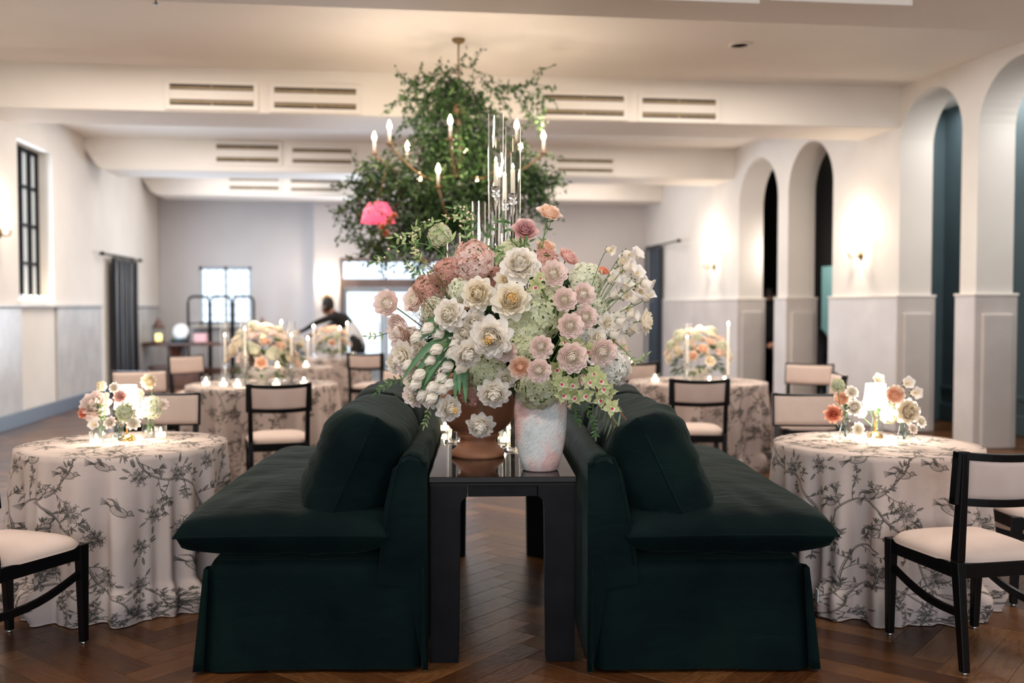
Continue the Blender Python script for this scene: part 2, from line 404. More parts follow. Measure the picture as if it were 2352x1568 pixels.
for bi, lst, wh in ((0, [(1440,1725,-65,-14), (1788,2076,-60,-9)], 'beam nearest the camera'),
            (1, [(390,583,195,243),(630,818,203,250),(1250,1432,220,265),(1475,1643,228,272)], 'second beam'),
            (2, [(497,640,333,372),(672,808,342,375),(1280,1407,366,395)], 'third beam'), (3, [(527,641,408,435),(668,782,413,439)], 'farthest beam')):
    names = {0: ['on the window side', 'on the arch side'], 1: ['nearest the window wall', 'second from the window wall', 'behind the vine tip', 'nearest the arches'],
             2: ['nearest the window wall', 'beside the chandelier candles', 'on the arch side of the chandelier'], 3: ['nearest the window wall', 'closer to the chandelier']}[bi]
    for q, nm in zip(lst, names): grille(bi, q[0], q[1], q[2], q[3], 0, f'two-slot cream vent on the {wh}, {nm}', 'vents in the ceiling beams')
# wall behind each grille sits proud of the beam so nothing floats

# left wall with a tall recessed window
win = (13.2*S, 14.5*S, 1.52, 3.5)
m = MB(); holed(m, Y0, 20.2, 0, ZC, [win], .3, lambda u, z, t: (XL-t, u, z)); wl = structure(m.build('wall_left', PLASTER))
m = MB()
for (a, b) in ((Y0, win[0]-.02), (win[1]+.02, 16.2), (18.2, YB+.2)): m.box((XL+.015, (a+b)/2, .72), (.03, b-a, 1.44))
m.build('wainscot', WAINL, wl, bevel=.01)
m = MB(); m.box((XL+.03, (Y0+16.2)/2, 1.46), (.06, 16.2-Y0, .04)); m.box((XL+.03, 19.1, 1.46), (.06, 1.8, .04)); m.build('cap_moulding', WAINL, wl, bevel=.01)
m = MB(); m.box((XL+.045, (Y0+YB)/2, .09), (.03, YB-Y0, .18)); structure(m.build('baseboard_left', mat('blue_grey_base', (.10, .14, .20), .35), bevel=.006))
# window 1
w1 = structure(empty('window_1', (XL-.2, (win[0]+win[1])/2, win[2])))
ww, wh = win[1]-win[0], win[3]-win[2]
m = MB()
for s_ in (-1, 1): m.box((0, s_*(ww/2-.025), wh/2), (.05, .05, wh))
m.box((0, 0, .025), (.05, ww, .05)); m.box((0, 0, wh-.025), (.05, ww, .05)); m.build('frame', STEEL, w1, bevel=.004)
for k in range(1, 4):
    m = MB(); m.box((0, -ww/2+k*ww/4, wh/2), (.06, .06, wh)); m.build('mullion', STEEL, w1)
for k in range(1, 4):
    m = MB(); m.box((0, 0, k*wh/4), (.035, ww, .035)); m.build('glazing_bar', STEEL, w1)
SKYGL = mat('sky_lit_glass', (.62, .68, .70), .12, emit=(.72, .84, .92), es=.12, spec=.5)  # weak emission puts the sky light into the opaque panes
for i in range(4):
    for j in range(4):
        m = MB(); m.box((-.012, -ww/2+(i+.5)*ww/4, (j+.5)*wh/4), (.006, ww/4-.04, wh/4-.03)); m.build('pane', SKYGL, w1)
m = MB(); m.box((-.03+.03, 0, -.03), (.46, ww+.12, .05)); q = m.build('sill', PLASTER, w1, bevel=.01)

# back wall: plain bay on the window side, door bay stepping forward
def bx(px, y=YB): a = P(px, 705, 1.0); return a.x*y/a.y
def bz(px, py, y=YB): a = P(px, py, 1.0); return H+(a.z-H)*y/a.y
YB2 = YB+.28
wi = (bx(457, YB2), bx(578, YB2), bz(517, 745, YB2), bz(517, 612, YB2))
stepx = bx(722)
m = MB(); holed(m, XL-.3, stepx+.02, 0, ZC, [wi], .25, lambda u, z, t: (u, YB2+t, z)); wb = structure(m.build('wall_back', BACKW))
dr = (bx(781), bx(1075), 0, bz(860, 592))
m = MB(); holed(m, stepx, 5.7, 0, ZC, [dr], .53, lambda u, z, t: (u, YB+t, z)); structure(m.build('wall_back_right', noisy('door_bay_paint', (.66, .63, .62), (.70, .67, .66), 1, .7)))
m = MB(); m.box(((XL+stepx)/2, YB2-.012, .1), (stepx-XL, .024, .2)); structure(m.build('baseboard_back', PLASTER))
w2 = structure(empty('window_2', ((wi[0]+wi[1])/2, YB2+.1, wi[2]))); ww2, wh2 = wi[1]-wi[0], wi[3]-wi[2]
FRW = mat('pale_blue_grey_frame', (.60, .68, .75), .5)
m = MB()
for s_ in (-1, 1): m.box((s_*(ww2/2-.03), 0, wh2/2), (.06, .08, wh2))
m.box((0, 0, .03), (ww2, .08, .06)); m.box((0, 0, wh2-.03), (ww2, .08, .06)); m.box((0, 0, wh2/2), (.06, .08, wh2)); m.build('frame', FRW, w2)
for i in range(1, 6):
    if i == 3: continue
    m = MB(); m.box((-ww2/2+i*ww2/6, 0, wh2/2), (.02, .03, wh2)); m.build('glazing_bar', FRW, w2)
for j in range(1, 6):
    m = MB(); m.box((0, 0, j*wh2/6), (ww2, .03, .02)); m.build('glazing_bar', FRW, w2)
m = MB(); m.box((0, .02, wh2/2), (ww2, .006, wh2)); m.build('pane', THIN, w2)
m = MB(); m.box((0, -.14, -.03), (ww2+.16, .2, .05)); m.build('sill', PLASTER, w2)
# door 1: glazed double doors with a transom light
DRF = noisy('door_frame_brown', (.16, .12, .11), (.22, .16, .15), 3, .5); DRL = mat('grey_blue_door_leaf', (.30, .34, .38), .45)
d1 = structure(empty('door_1', ((dr[0]+dr[1])/2, YB+.08, 0))); dw, dh = dr[1]-dr[0], dr[3]
zt0, zt1 = bz(860, 640), bz(860, 601); zh = bz(860, 660)
m = MB()
for s_ in (-1, 1): m.box((s_*(dw/2-.03), 0, dh/2), (.06, .12, dh))
m.box((0, 0, (dh+zt1)/2), (dw-.12, .12, dh-zt1)); m.box((0, 0, (zt0+zh)/2), (dw-.12, .12, zt0-zh)); m.build('door_frame', DRF, d1)
m = MB(); m.box((0, .02, (zt0+zt1)/2), (dw-.12, .008, zt1-zt0)); m.build('transom_pane', THIN, d1)
nl = 3; lw = (dw-.12)/nl
for k in range(nl):
    c = -dw/2+.06+lw*(k+.5); m = MB(); st = .075
    for s_ in (-1, 1): m.box((c+s_*(lw/2-st/2-.004), 0, zh/2), (st, .05, zh-.01))
    m.box((c, 0, zh-.05), (lw-2*st, .05, .09)); m.box((c, 0, .14), (lw-2*st, .05, .26)); lf = m.build('door_leaf', DRL, d1)
    m = MB(); m.box((c, .01, (zh+.18)/2), (lw-2*st, .008, zh-.36)); m.build('pane', THIN, lf)
    m = MB(); m.tube([(c+lw*.36, -.06, .85), (c+lw*.36, -.06, 1.15)], .012); m.build('door_handle', STEEL, lf)
m = MB(); m.box((0, 26, -.06), (40, 11.4, .1)); structure(m.build('pavement', noisy('pale_paving', (.5, .52, .55), (.6, .62, .64), 2, .8)))

# right wall with four arches
TH = .40
ARCH = [(8.25, 9.49), (9.75, 10.87), (12.38, 13.64), (13.96, 15.33)]
APEXES = [3.84, 3.84, 3.69, 3.71]
m = MB()
def TR(y, z, t): return (XR(y)+t, y, z)
ys = [Y0] + [v for a in ARCH for v in a] + [YB+.3]
for i in range(0, len(ys), 2):
    a, b = ys[i], ys[i+1]
    for t in (0, TH): m.add([TR(a,0,t), TR(b,0,t), TR(b,ZC,t), TR(a,ZC,t)], [(0,1,2,3)], 0, False)
for (a, b), APEX in zip(ARCH, APEXES):
    rr = (b-a)/2; sp = APEX-rr; c = (a+b)/2; K = 24
    crv = [(c-rr*math.cos(math.pi*k/K), sp+rr*math.sin(math.pi*k/K)) for k in range(K+1)]
    for k in range(K):
        (y1_, z1_), (y2_, z2_) = crv[k], crv[k+1]
        for t in (0, TH): m.add([TR(y1_,z1_,t), TR(y2_,z2_,t), TR(y2_,ZC,t), TR(y1_,ZC,t)], [(0,1,2,3)], 0, False)
        m.add([TR(y1_,z1_,0), TR(y2_,z2_,0), TR(y2_,z2_,TH), TR(y1_,z1_,TH)], [(0,1,2,3)], 0, True)
    for y in (a, b): m.add([TR(y,0,0), TR(y,sp,0), TR(y,sp,TH), TR(y,0,TH)], [(0,1,2,3)], 0, False)
wr = structure(m.build('wall_right', PLASTER))
for i in range(0, len(ys), 2):
    a, b = ys[i], ys[i+1]; e1 = .035 if i > 0 else 0; e2 = .035 if i < len(ys)-2 else 0
    def prism(ya, yb, x0, x1, z0, z1, nm, mt, bv):
        q = MB(); vs = [(XR(y)+x, y, z) for z in (z0, z1) for y, x in ((ya, x0), (yb, x0), (yb, x1), (ya, x1))]
        q.add(vs, [(3,2,1,0),(4,5,6,7),(0,1,5,4),(1,2,6,5),(2,3,7,6),(3,0,4,7)], 0, False); return q.build(nm, mt, wr, bevel=bv)
    prism(a-e1, b+e2, -.035, TH+.035, 0, 1.56, 'wainscot', WAINS, .012)
    prism(a-e1-.008, b+e2+.008, -.045, TH+.045, 1.555, 1.585, 'cap_moulding', PLASTER, .01)
    if e1: prism(a-.075, a-.03, .03, TH-.03, 0, 1.38, 'corner_guard', WAINS, .018)
    if e2: prism(b+.03, b+.075, .03, TH-.03, 0, 1.38, 'corner_guard', WAINS, .018)
# passage behind the arches
m = MB(); m.box((7.12, 3.6, ZC/2), (.2, 17.0, ZC)); bw = structure(m.build('wall_passage', BLUEW))
m = MB(); m.box((7.005, 3.6, .11), (.03, 16.9, .22)); m.box((7.01, 3.6, .42), (.02, 16.9, .05)); m.build('base_moulding', BLUEW, bw, bevel=.006)
m = MB(); m.box((7.11, 16.2, ZC/2), (.2, 8.1, ZC)); structure(m.build('wall_passage_far', mat('near_black_shade', (.008, .009, .009), .6)))  # near-black colour stands in for the dark of the far passage
m = MB(); m.box((6.4, 20.35, ZC/2), (1.6, .2, ZC)); structure(m.build('wall_passage_end', MATS['near_black_shade']))
m = MB(); m.box((6.6, 12.08, ZC/2), (.86, .12, ZC)); structure(m.build('partition_passage', BLUEW))
# teal lit doorway at the end of the passage
tp = P(1903, 700, 14.2)
te = empty('teal_door', (6.975, 15.1, 0), 0, 'pale teal door standing open in the dark passage behind the arches', 'door')
m = MB(); m.box((0, 0, 1.05), (.05, .8, 2.1)); m.build('leaf', mat('teal_lit_paint', (.20, .40, .42), .5, emit=(.25, .5, .52), es=.10), te, bevel=.005)  # emission puts the doorway's light into the leaf colour
m = MB(); m.tube([(-.05, -.3, .98), (-.05, -.2, .98)], .012); m.build('door_handle', BRASS, te)
# rear wall (behind the camera) with a wide opening added to let daylight in
m = MB(); holed(m, XL-.3, 7.7, 0, ZC, [(-3.8, 4.8, .5, 3.5)], .2, lambda u, z, t: (u, Y0-t, z)); structure(m.build('wall_rear', PLASTER))

# downlight and sprinkler on the ceiling
def ceil_pt(px, py): return PZ(px, py, ZC)
q = ceil_pt(1700, 102)
dl = empty('recessed_downlight', q, 0, 'round recessed ceiling downlight near the arches', 'ceiling light')
m = MB(); m.lathe([(.085, 0), (.11, 0), (.11, -.012), (.085, -.016), (.085, 0)], 28); m.build('trim_ring', CEILM, dl)
m = MB(); m.lathe([(0, -.006), (.085, -.006)], 28); m.build('lens', mat('unlit_lens', (.55, .50, .46), .3), dl)
q = ceil_pt(392, 72) if False else Vector((P(392, 70, 7.1).x, 7.05, ZB))
sp = empty('sprinkler_head', (q.x, 6.9, ZB), 0, 'small metal sprinkler head under the beam nearest the camera', 'sprinkler')
m = MB(); m.lathe([(0, 0), (.03, 0), (.03, -.008), (.008, -.01), (.008, -.04), (.022, -.045), (.022, -.05), (0, -.05)], 14); m.build('body', mat('dull_metal', (.35, .33, .30), .4, 1), sp)

# ================================================================== CHAIRS
def make_chair():
    def leg(x, rear):
        m = MB()
        if rear:
            m.taper((x*.94, -.265, .01), (x*.97, -.222, .44), .016, (.018, .024)); m.taper((x*.97, -.222, .44), (x*1.0, -.262, .875), (.018, .024), (.015, .014))
        else: m.taper((x, .225, .01), (x*1.02, .215, .435), .015, (.020, .024))
        return m.mesh('leg', LACQ)
    def glide(x, y):
        m = MB(); m.lathe([(.011, 0), (.012, .004), (.011, .012)], 12, (x, y, 0)); return m.mesh('foot_glide', mat('glide_metal', (.6, .6, .6), .3, 1))
    parts = []
    for x in (-.212, .212):
        parts.append((leg(x, True), 'leg', .004, [(glide(x*.94, -.265), 'foot_glide')]))
        parts.append((leg(x, False), 'leg', .004, [(glide(x, .225), 'foot_glide')]))
    # seat frame: bowed rails
    def rail(f, n=8, w=.012, h=.03):
        m = MB(); pts = [f(i/n) for i in range(n+1)]; vs = []; fs = []
        for i, p in enumerate(pts):
            t = Vector(pts[min(i+1, n)]) - Vector(pts[max(i-1, 0)]); q = Vector((-t.y, t.x, 0)).normalized()*w
            for (s_, z) in ((-1,-h), (1,-h), (1,h), (-1,h)): vs.append((p[0]+q.x*s_, p[1]+q.y*s_, p[2]+z))
        for i in range(n):
            for k in range(4): fs.append((i*4+k, i*4+(k+1)%4, (i+1)*4+(k+1)%4, (i+1)*4+k))
        fs += [(3,2,1,0), tuple(n*4+k for k in range(4))]; m.add(vs, fs, 0, False); return m
    sf = MB()
    for f in (lambda t: (-.2+.4*t, -.222, .40), lambda t: (-.212+.424*t, .222+.012*math.sin(math.pi*t), .405),
              lambda t: (-.205-.008*t, -.22+.44*t, .40+.0*t), lambda t: (.205+.008*t, -.22+.44*t, .40)):
        r_ = rail(f); sf.add(r_.v, r_.f, 0, False)
    parts.append((sf.mesh('seat_frame', LACQ), 'seat_frame', .003))
    for s_ in (-1, 1):
        parts.append((rail(lambda t: (s_*(.200+.010*t), -.235+.45*t, .235+.075*t-.03*math.sin(math.pi*t)), w=.009, h=.016).mesh('stretcher', LACQ), 'stretcher', .002))
    # seat cushion
    m = MB(); n = 20; g = []
    for j in range(n+1):
        for i in range(n+1):
            a, b = -1+2*i/n, -1+2*j/n
            # map the square to a squircle outline
            k = 1/max(1e-6, (abs(a)**5+abs(b)**5)**.2)*max(abs(a), abs(b)) if (a or b) else 1
            x, y = a*k, b*k; hw = .232+.012*y
            rr = max(abs(a), abs(b)); z = .436+.052*(1-rr**3.2)**.55 + .006*(1-x*x)*(1-y*y)
            g.append((x*hw, y*.236+.004+ (.016*(1-x*x) if b > .99 else 0)*0, z))
    fs = [(j*(n+1)+i, j*(n+1)+i+1, (j+1)*(n+1)+i+1, (j+1)*(n+1)+i) for j in range(n) for i in range(n)]
    b0 = len(g); ring = [i for i in range(n+1)] + [(j)*(n+1)+n for j in range(1, n+1)] + [n*(n+1)+i for i in range(n-1, -1, -1)] + [j*(n+1) for j in range(n-1, 0, -1)]
    m.add(g, fs, 0, True)
    low = [(g[i][0]*.975, g[i][1]*.975, .424) for i in ring]; q = len(m.v); m.v += low; k = len(ring)
    for i in range(k): m.f.append((ring[(i+1)%k], ring[i], q+i, q+(i+1)%k)); m.m.append(0); m.s.append(True)
    m.f.append(tuple(q+i for i in range(k))); m.m.append(0); m.s.append(False)
    parts.append((m.mesh('seat', CREAM), 'seat', 0))
    # curved back panel
    HW = .240
    def yc(x, z): return -.272 - (z-.78)*.10 + .055*(x/HW)**2 - .02
    def slab(x0, x1, z0, z1, y0, y1, nx=12, zc=0, nz=2):
        m = MB(); vs = []; fs = []
        for side, yo in ((0, y0), (1, y1)):
            for j in range(nz+1):
                for i in range(nx+1):
                    x = x0+(x1-x0)*i/nx; z = z0+(z1-z0)*j/nz - zc*(1-(x/HW)**2); 
                    bulge = (math.sin(math.pi*j/nz)*math.sin(math.pi*i/nx))**.5*.006 if nz > 2 else 0
                    vs.append((x, yc(x, z)+yo+(bulge if side else -bulge), z))
        o = (nx+1)*(nz+1)
        for j in range(nz):
            for i in range(nx):
                q = j*(nx+1)+i; fs += [(q, q+1, q+nx+2, q+nx+1), (o+q+nx+1, o+q+nx+2, o+q+1, o+q)]
        for i in range(nx): fs += [(i+1, i, o+i, o+i+1), (nz*(nx+1)+i, nz*(nx+1)+i+1, o+nz*(nx+1)+i+1, o+nz*(nx+1)+i)]
        for j in range(nz): a = j*(nx+1); b = a+nx; fs += [(a, a+nx+1, o+a+nx+1, o+a), (b+nx+1, b, o+b, o+b+nx+1)]
        m.add(vs, fs, 0, nz > 2); return m
    fr = MB()
    for a in (slab(-HW, HW, .852, .882, -.017, .017, zc=.012), slab(-HW, HW, .668, .700, -.017, .017, zc=.008), slab(-HW, -HW+.04, .668, .882, -.017, .019, 3), slab(HW-.04, HW, .668, .882, -.017, .019, 3)):
        fr.add(a.v, a.f, 0, False)
    parts.append((fr.mesh('back_frame', LACQ), 'back_frame', .003))
    parts.append((slab(-HW+.036, HW-.036, .690, .862, -.013, .006, 12, .010, 6).mesh('back_panel', CREAM), 'back_panel', 0))
    parts.append((slab(-HW+.012, HW-.012, .680, .866, .012, .024, 12, .008, 6).mesh('backrest', CREAM), 'backrest', 0))
    return Kit('dining_chair', parts)
CH = make_chair()
def chair(r, d, face, label, group='black framed cream dining chairs', tilt=0):
    """face: compass of the sitter's gaze, degrees clockwise from straight away from the camera"""
    p = W(r, d); return CH.place((p.x, p.y, 0), -YAW - R(face), label, 'chair', group)
def C(r, d, face, label): return chair(r, d, face, label)
C(1.92, 4.17, -12, 'black lacquer chair with cream seat, nearest the camera on the arch side')
C(2.66, 4.98, -88, 'cream seated chair half out of frame, beyond the nearest black chair')
C(-2.12, 4.10, 21, 'black chair cut by the picture edge, drawn up to the window-side table')
C(-2.28, 6.30, 176, 'cream backed chair facing the camera behind the bud vases of the window-side table')
C(1.93, 6.25, 183, 'cream backed chair facing the camera behind the glowing lamp of the arch-side table')
C(-1.80, 7.62, -16, 'black framed chair seen from behind, in front of the large peach centrepiece')
C(-1.22, 8.72, -125, 'chair turned half away at the big centrepiece table, its seat showing over the green sofa')
C(-3.22, 8.72, 148, 'cream backed chair between the dark curtain and the big centrepiece table')
C(-3.62, 11.5, 125, 'small chair under the wooden side table, turned sideways')
C(-1.78, 12.6, 10, 'dark chair silhouetted against the glass doors')
C(-2.62, 12.3, 60, 'far chair with a white napkin colour top between the two back centrepieces')
C(1.49, 8.10, 2, 'chair seen from behind in front of the pale centrepiece on the arch side')
C(2.52, 8.45, -82, 'black framed chair seen side-on, pulled up to the arch-side centrepiece table')
C(2.86, 9.75, -150, 'cream backed chair between the arch-side centrepiece table and the arches')
C(1.28, 10.55, -2, 'chair seen from behind in front of the dark blue curtain')
C(-.95, 9.8, -100, 'chair behind the green sofa half hidden by the bouquet roses')

# ================================================================== TABLES AND CLOTHS
# toile print: ink drawing of branches, blossoms and birds, rasterised here stroke by stroke
TS = 1280
def toile():
    g = random.Random(11); A = np.ones((TS, TS), np.float32)
    def dab(x, y, r, ink):
        k = int(r+1.5); xi, yi = int(x), int(y)
        ys_, xs_ = np.mgrid[yi-k:yi+k+1, xi-k:xi+k+1]
        c = np.clip(r+.5-np.hypot(xs_-x, ys_-y), 0, 1)*ink
        ix, iy = xs_ % TS, ys_ % TS
        A[iy, ix] = np.minimum(A[iy, ix], 1-c)
    def stroke(pts, w0, w1=None, ink=.8):
        w1 = w0 if w1 is None else w1; n = len(pts)-1; T_ = sum(math.dist(pts[i], pts[i+1]) for i in range(n)) or 1; s_ = 0
        for i in range(n):
            (x0, y0), (x1, y1) = pts[i], pts[i+1]; l = math.dist(pts[i], pts[i+1]); k = max(1, int(l/1.1))
            for q in range(k):
                t = q/k; w = w0+(w1-w0)*((s_+l*t)/T_); dab(x0+(x1-x0)*t, y0+(y1-y0)*t, w, ink)
            s_ += l
    def arc(x, y, a, L_, bend, n=7):
        p = [(x, y)]
        for i in range(n): a += bend/n; x += math.cos(a)*L_/n; y += math.sin(a)*L_/n; p.append((x, y))
        return p, a
    def wash(x, y, a, L_, w, ink=.25):
        for i in range(int(L_/2)):
            t = i*2/L_; r = w*math.sin(math.pi*(.08+.88*t)); dab(x+math.cos(a)*L_*t, y+math.sin(a)*L_*t, max(r, .8), ink)
    def leaf(x, y, a, L_):
        wash(x, y, a, L_, L_*.20, g.choice((.18, .3, .42)))
        p, _ = arc(x, y, a-.45, L_*1.03, .9); stroke(p, 1.5, 1.1, .8); p, _ = arc(x, y, a+.45, L_*1.03, -.9); stroke(p, 1.5, 1.1, .8)
        stroke(arc(x, y, a, L_*.85, 0)[0], 1.0, .8, .6)
    def bloom(x, y, r):
        n = 7 if r > 30 else 5; dab(x, y, r*.72, .15); lw = 1.5 if r > 30 else 1.0
        for ring, rr in (((0, 1), (1, .68), (2, .42)) if r > 30 else ((0, 1),)):
            for k in range(n-ring):
                a = k*2*math.pi/(n-2*ring)+ring*.3+g.uniform(-.1, .1); L_ = r*rr*g.uniform(.85, 1.1)
                bx_, by_ = x+math.cos(a)*r*.16, y+math.sin(a)*r*.16
                p, _ = arc(bx_, by_, a-.85, L_*1.05, 1.9); stroke(p, lw*.8, lw); p, _ = arc(bx_, by_, a+.85, L_*1.05, -1.9); stroke(p, lw*.8, lw)
                for h_ in (-.18, .18): stroke([(bx_+math.cos(a+h_)*r*.1, by_+math.sin(a+h_)*r*.1), (x+math.cos(a+h_)*L_*.45, y+math.sin(a+h_)*L_*.45)], .9, .6, .5)
                stroke([(bx_+math.cos(a)*r*.2, by_+math.sin(a)*r*.2), (x+math.cos(a)*L_*.75, y+math.sin(a)*L_*.75)], 1, .7, .55)
        for k in range(7 if r > 30 else 3): dab(x+g.gauss(0, r*.10), y+g.gauss(0, r*.10), 1.8, .8)
    def bird(x, y, a, sz):
        c, s_ = math.cos(a), math.sin(a)
        def T_(u, v): return (x+(u*c-v*s_)*sz, y+(u*s_+v*c)*sz)
        body = [T_(math.cos(t)*1.0, math.sin(t)*.46-.08*math.cos(t)) for t in np.linspace(0, 2*math.pi, 20)]
        for t in np.linspace(-.8, .8, 9): q = T_(t, 0); dab(q[0], q[1], sz*.36, .17)
        stroke(body, 1.7); q = T_(1.15, -.38); dab(q[0], q[1], sz*.26, .22); stroke([T_(1.15+math.cos(t)*.3, -.38+math.sin(t)*.28) for t in np.linspace(0, 6.3, 12)], 1.5)
        stroke([T_(1.42, -.42), T_(1.75, -.36), T_(1.42, -.3)], 1.6); q = T_(1.22, -.42); dab(q[0], q[1], 2, .95)
        for k in range(6):
            p = [T_(.3-k*.12, -.1), T_(-.3-k*.2, -.55-k*.04), T_(-1.0-k*.16, -1.0+k*.17)]; stroke(p, 1.7, 1.1, .75)
        for k in range(5): stroke([T_(-.85, 0), T_(-1.6, .05+k*.08), T_(-2.4+k*.08, .1+k*.17)], 1.9, 1.3, .75)
        for k in range(14): q = T_(g.uniform(-.7, .8), g.uniform(-.3, .3)); stroke([q, (q[0]+4, q[1]+3)], 1, 1, .6)
    def twig(x, y, a, L_, lv):
        p, e = arc(x, y, a, L_, g.uniform(-1, 1), 9); stroke(p, 2.2 if lv else 1.6, 1.2, .75)
        for i in range(2, 10, 3 if lv else 2):
            s_ = g.choice((-1, 1)); q = p[i]
            if g.random() < .72: leaf(q[0], q[1], a+s_*g.uniform(.5, 1.1), g.uniform(22, 38))
            elif lv: twig(q[0], q[1], a+s_*g.uniform(.6, 1.0), L_*.55, 0)
        x_, y_ = p[-1]
        if g.random() < .3: bloom(x_, y_, g.uniform(17, 24))
        else:
            for k in (-1, 0, 1): leaf(x_, y_, e+k*.6, 26)
    for b in range(5):   # winding boughs
        x, y = g.uniform(0, TS), b*TS/5+g.uniform(-40, 40); a = g.uniform(-.8, -.2) if b % 2 else g.uniform(.2, .8)
        for s_ in range(9):
            p, a2 = arc(x, y, a, 150, g.uniform(-1.3, 1.3), 10)
            off = [(q[0]+math.sin(a)*8, q[1]-math.cos(a)*8) for q in p]; stroke(p, 2.5, 2.3, .72); stroke(off, 1.8, 1.8, .6)
            for i in range(0, 10): dab((p[i][0]+off[i][0])/2, (p[i][1]+off[i][1])/2, 4.5, .26)
            for k in (3, 7): twig(p[k][0], p[k][1], a+g.choice((-1, 1))*g.uniform(.7, 1.4), g.uniform(80, 130), 1)
            x, y = p[-1]; a = a2*.75 + g.uniform(-.2, .2)
    pts = [(g.uniform(0, TS), g.uniform(0, TS)) for _ in range(900)]; used = []
    for q in pts:
        if len(used) >= 34: break
        if all(min(abs(q[0]-u[0]), TS-abs(q[0]-u[0]))**2+min(abs(q[1]-u[1]), TS-abs(q[1]-u[1]))**2 > 172**2 for u in used): used.append(q)
    for k, q in enumerate(used):
        if k % 3 == 2: A_ = 55; bird(q[0], q[1], g.uniform(-.9, .9), g.uniform(42, 50))
        else: bloom(q[0], q[1], g.uniform(48, 66)); [leaf(q[0]+math.cos(t)*60, q[1]+math.sin(t)*60, t, 42) for t in (g.uniform(0, 6) for _ in range(4))]
    return A
INK = toile()
img = bpy.data.images.new('toile_print', TS, TS)
k_ = (1-INK)[..., None]; px = np.ones((TS, TS, 4), np.float32)
px[..., :3] = np.array([.79, .73, .70])*(1-k_)+np.array([.17, .175, .165])*k_
img.pixels.foreach_set(px.ravel()); img.pack()
TOILE = mat('toile_cloth', (.8, .7, .65), .85, spec=.2)
uvn = N(TOILE, 'ShaderNodeUVMap'); it = N(TOILE, 'ShaderNodeTexImage'); it.image = img; L(TOILE, uvn.outputs[0], it.inputs[0]); L(TOILE, it.outputs[0], BS(TOILE).inputs['Base Color'])
tc = N(TOILE, 'ShaderNodeTexCoord'); n2 = N(TOILE, 'ShaderNodeTexNoise'); n2.inputs['Scale'].default_value = 7; n2.inputs['Detail'].default_value = 4
L(TOILE, tc.outputs['Object'], n2.inputs['Vector']); bp = N(TOILE, 'ShaderNodeBump'); bp.inputs['Strength'].default_value = .35; bp.inputs['Distance'].default_value = .02
L(TOILE, n2.outputs[0], bp.inputs['Height']); L(TOILE, bp.outputs[0], BS(TOILE).inputs['Normal'])

def cloth(Rr, ht, seed, nseg=288, nrad=10, ndrop=46, puddle=.10, rep=1.12):
    g = random.Random(seed)
    hs = [(k, g.uniform(0, 6.28), a) for k, a in ((9, .35), (14, .5), (19, .45), (27, .3), (38, .15))]
    def fold(a): return sum(w*math.sin(k*a+p) for k, p, w in hs)
    lo = [(k, g.uniform(0, 6.28)) for k in (3, 5, 8)]
    vs = []; uv = []; fs = []
    for i in range(nrad+1):
        r = Rr*i/nrad
        for k in range(nseg):
            a = 2*math.pi*k/nseg; vs.append((r*math.cos(a), r*math.sin(a), ht)); uv.append((r*math.cos(a)/rep, r*math.sin(a)/rep))
    for j in range(1, ndrop+1):
        t = j/ndrop; s = t*(ht+puddle)
        for k in range(nseg):
            a = 2*math.pi*k/nseg; f = fold(a); amp = .058*min(1, t*2.2)
            sharp = math.tanh(f*1.3)
            r = Rr+.004*min(1, t*8)+amp*(sharp-.25)+.022*t
            z = ht-.006-s
            bulge = sum(math.sin(kk*a+pp) for kk, pp in lo)/3
            hem = .02+.02*bulge+.015*sharp
            if z < .16:   # cloth too long: billows out and tucks under
                q = min(1, (.16-z)/(.16+puddle)); r += .038*(1+.8*bulge)*math.sin(math.pi*min(1, q*1.05))*(.6+.4*sharp); 
                z = .16*(1-q)**1.25 + .004 + .012*(1+sharp)*math.sin(math.pi*q)
                r += .02*q
            vs.append((r*math.cos(a), r*math.sin(a), max(z, .003))); uv.append((a*(Rr+.05)/rep, (s+Rr)/rep))
    for i in range(nrad+ndrop):
        for k in range(nseg):
            fs.append((i*nseg+k, i*nseg+(k+1)%nseg, (i+1)*nseg+(k+1)%nseg, (i+1)*nseg+k))
    me = bpy.data.meshes.new('tablecloth'); me.from_pydata(vs, [], fs); me.polygons.foreach_set('use_smooth', [True]*len(fs))
    ul = me.uv_layers.new(name='UVMap'); li = np.zeros(len(me.loops), np.int32); me.loops.foreach_get('vertex_index', li); U = np.array(uv, np.float32)[li].reshape(-1, 4, 2)
    per = 2*math.pi*(Rr+.05)/rep   # seam: keep u continuous across the wrap (period rounded to whole repeats)
    U[..., 0] *= 1.0
    sc_ = round(per)/per
    side = np.arange(len(fs)) >= nrad*nseg
    first = (np.arange(len(fs))//nseg) == nrad
    U[side, :, 0] *= sc_
    wrap = side & ((np.arange(len(fs)) % nseg) == nseg-1)
    per2 = per*sc_
    for fi in np.nonzero(wrap)[0]:
        for q in (1, 2): U[fi, q, 0] += per2
    for fi in np.nonzero(first)[0]:   # the row at the table edge borrows the side mapping
        k = fi % nseg
        for q, (kk) in ((0, k), (1, k+1)): U[fi, q] = (2*math.pi*kk/nseg*(Rr+.05)/rep*sc_, Rr/rep)
    ul.data.foreach_set('uv', U.reshape(-1)); me.materials.append(TOILE); return me
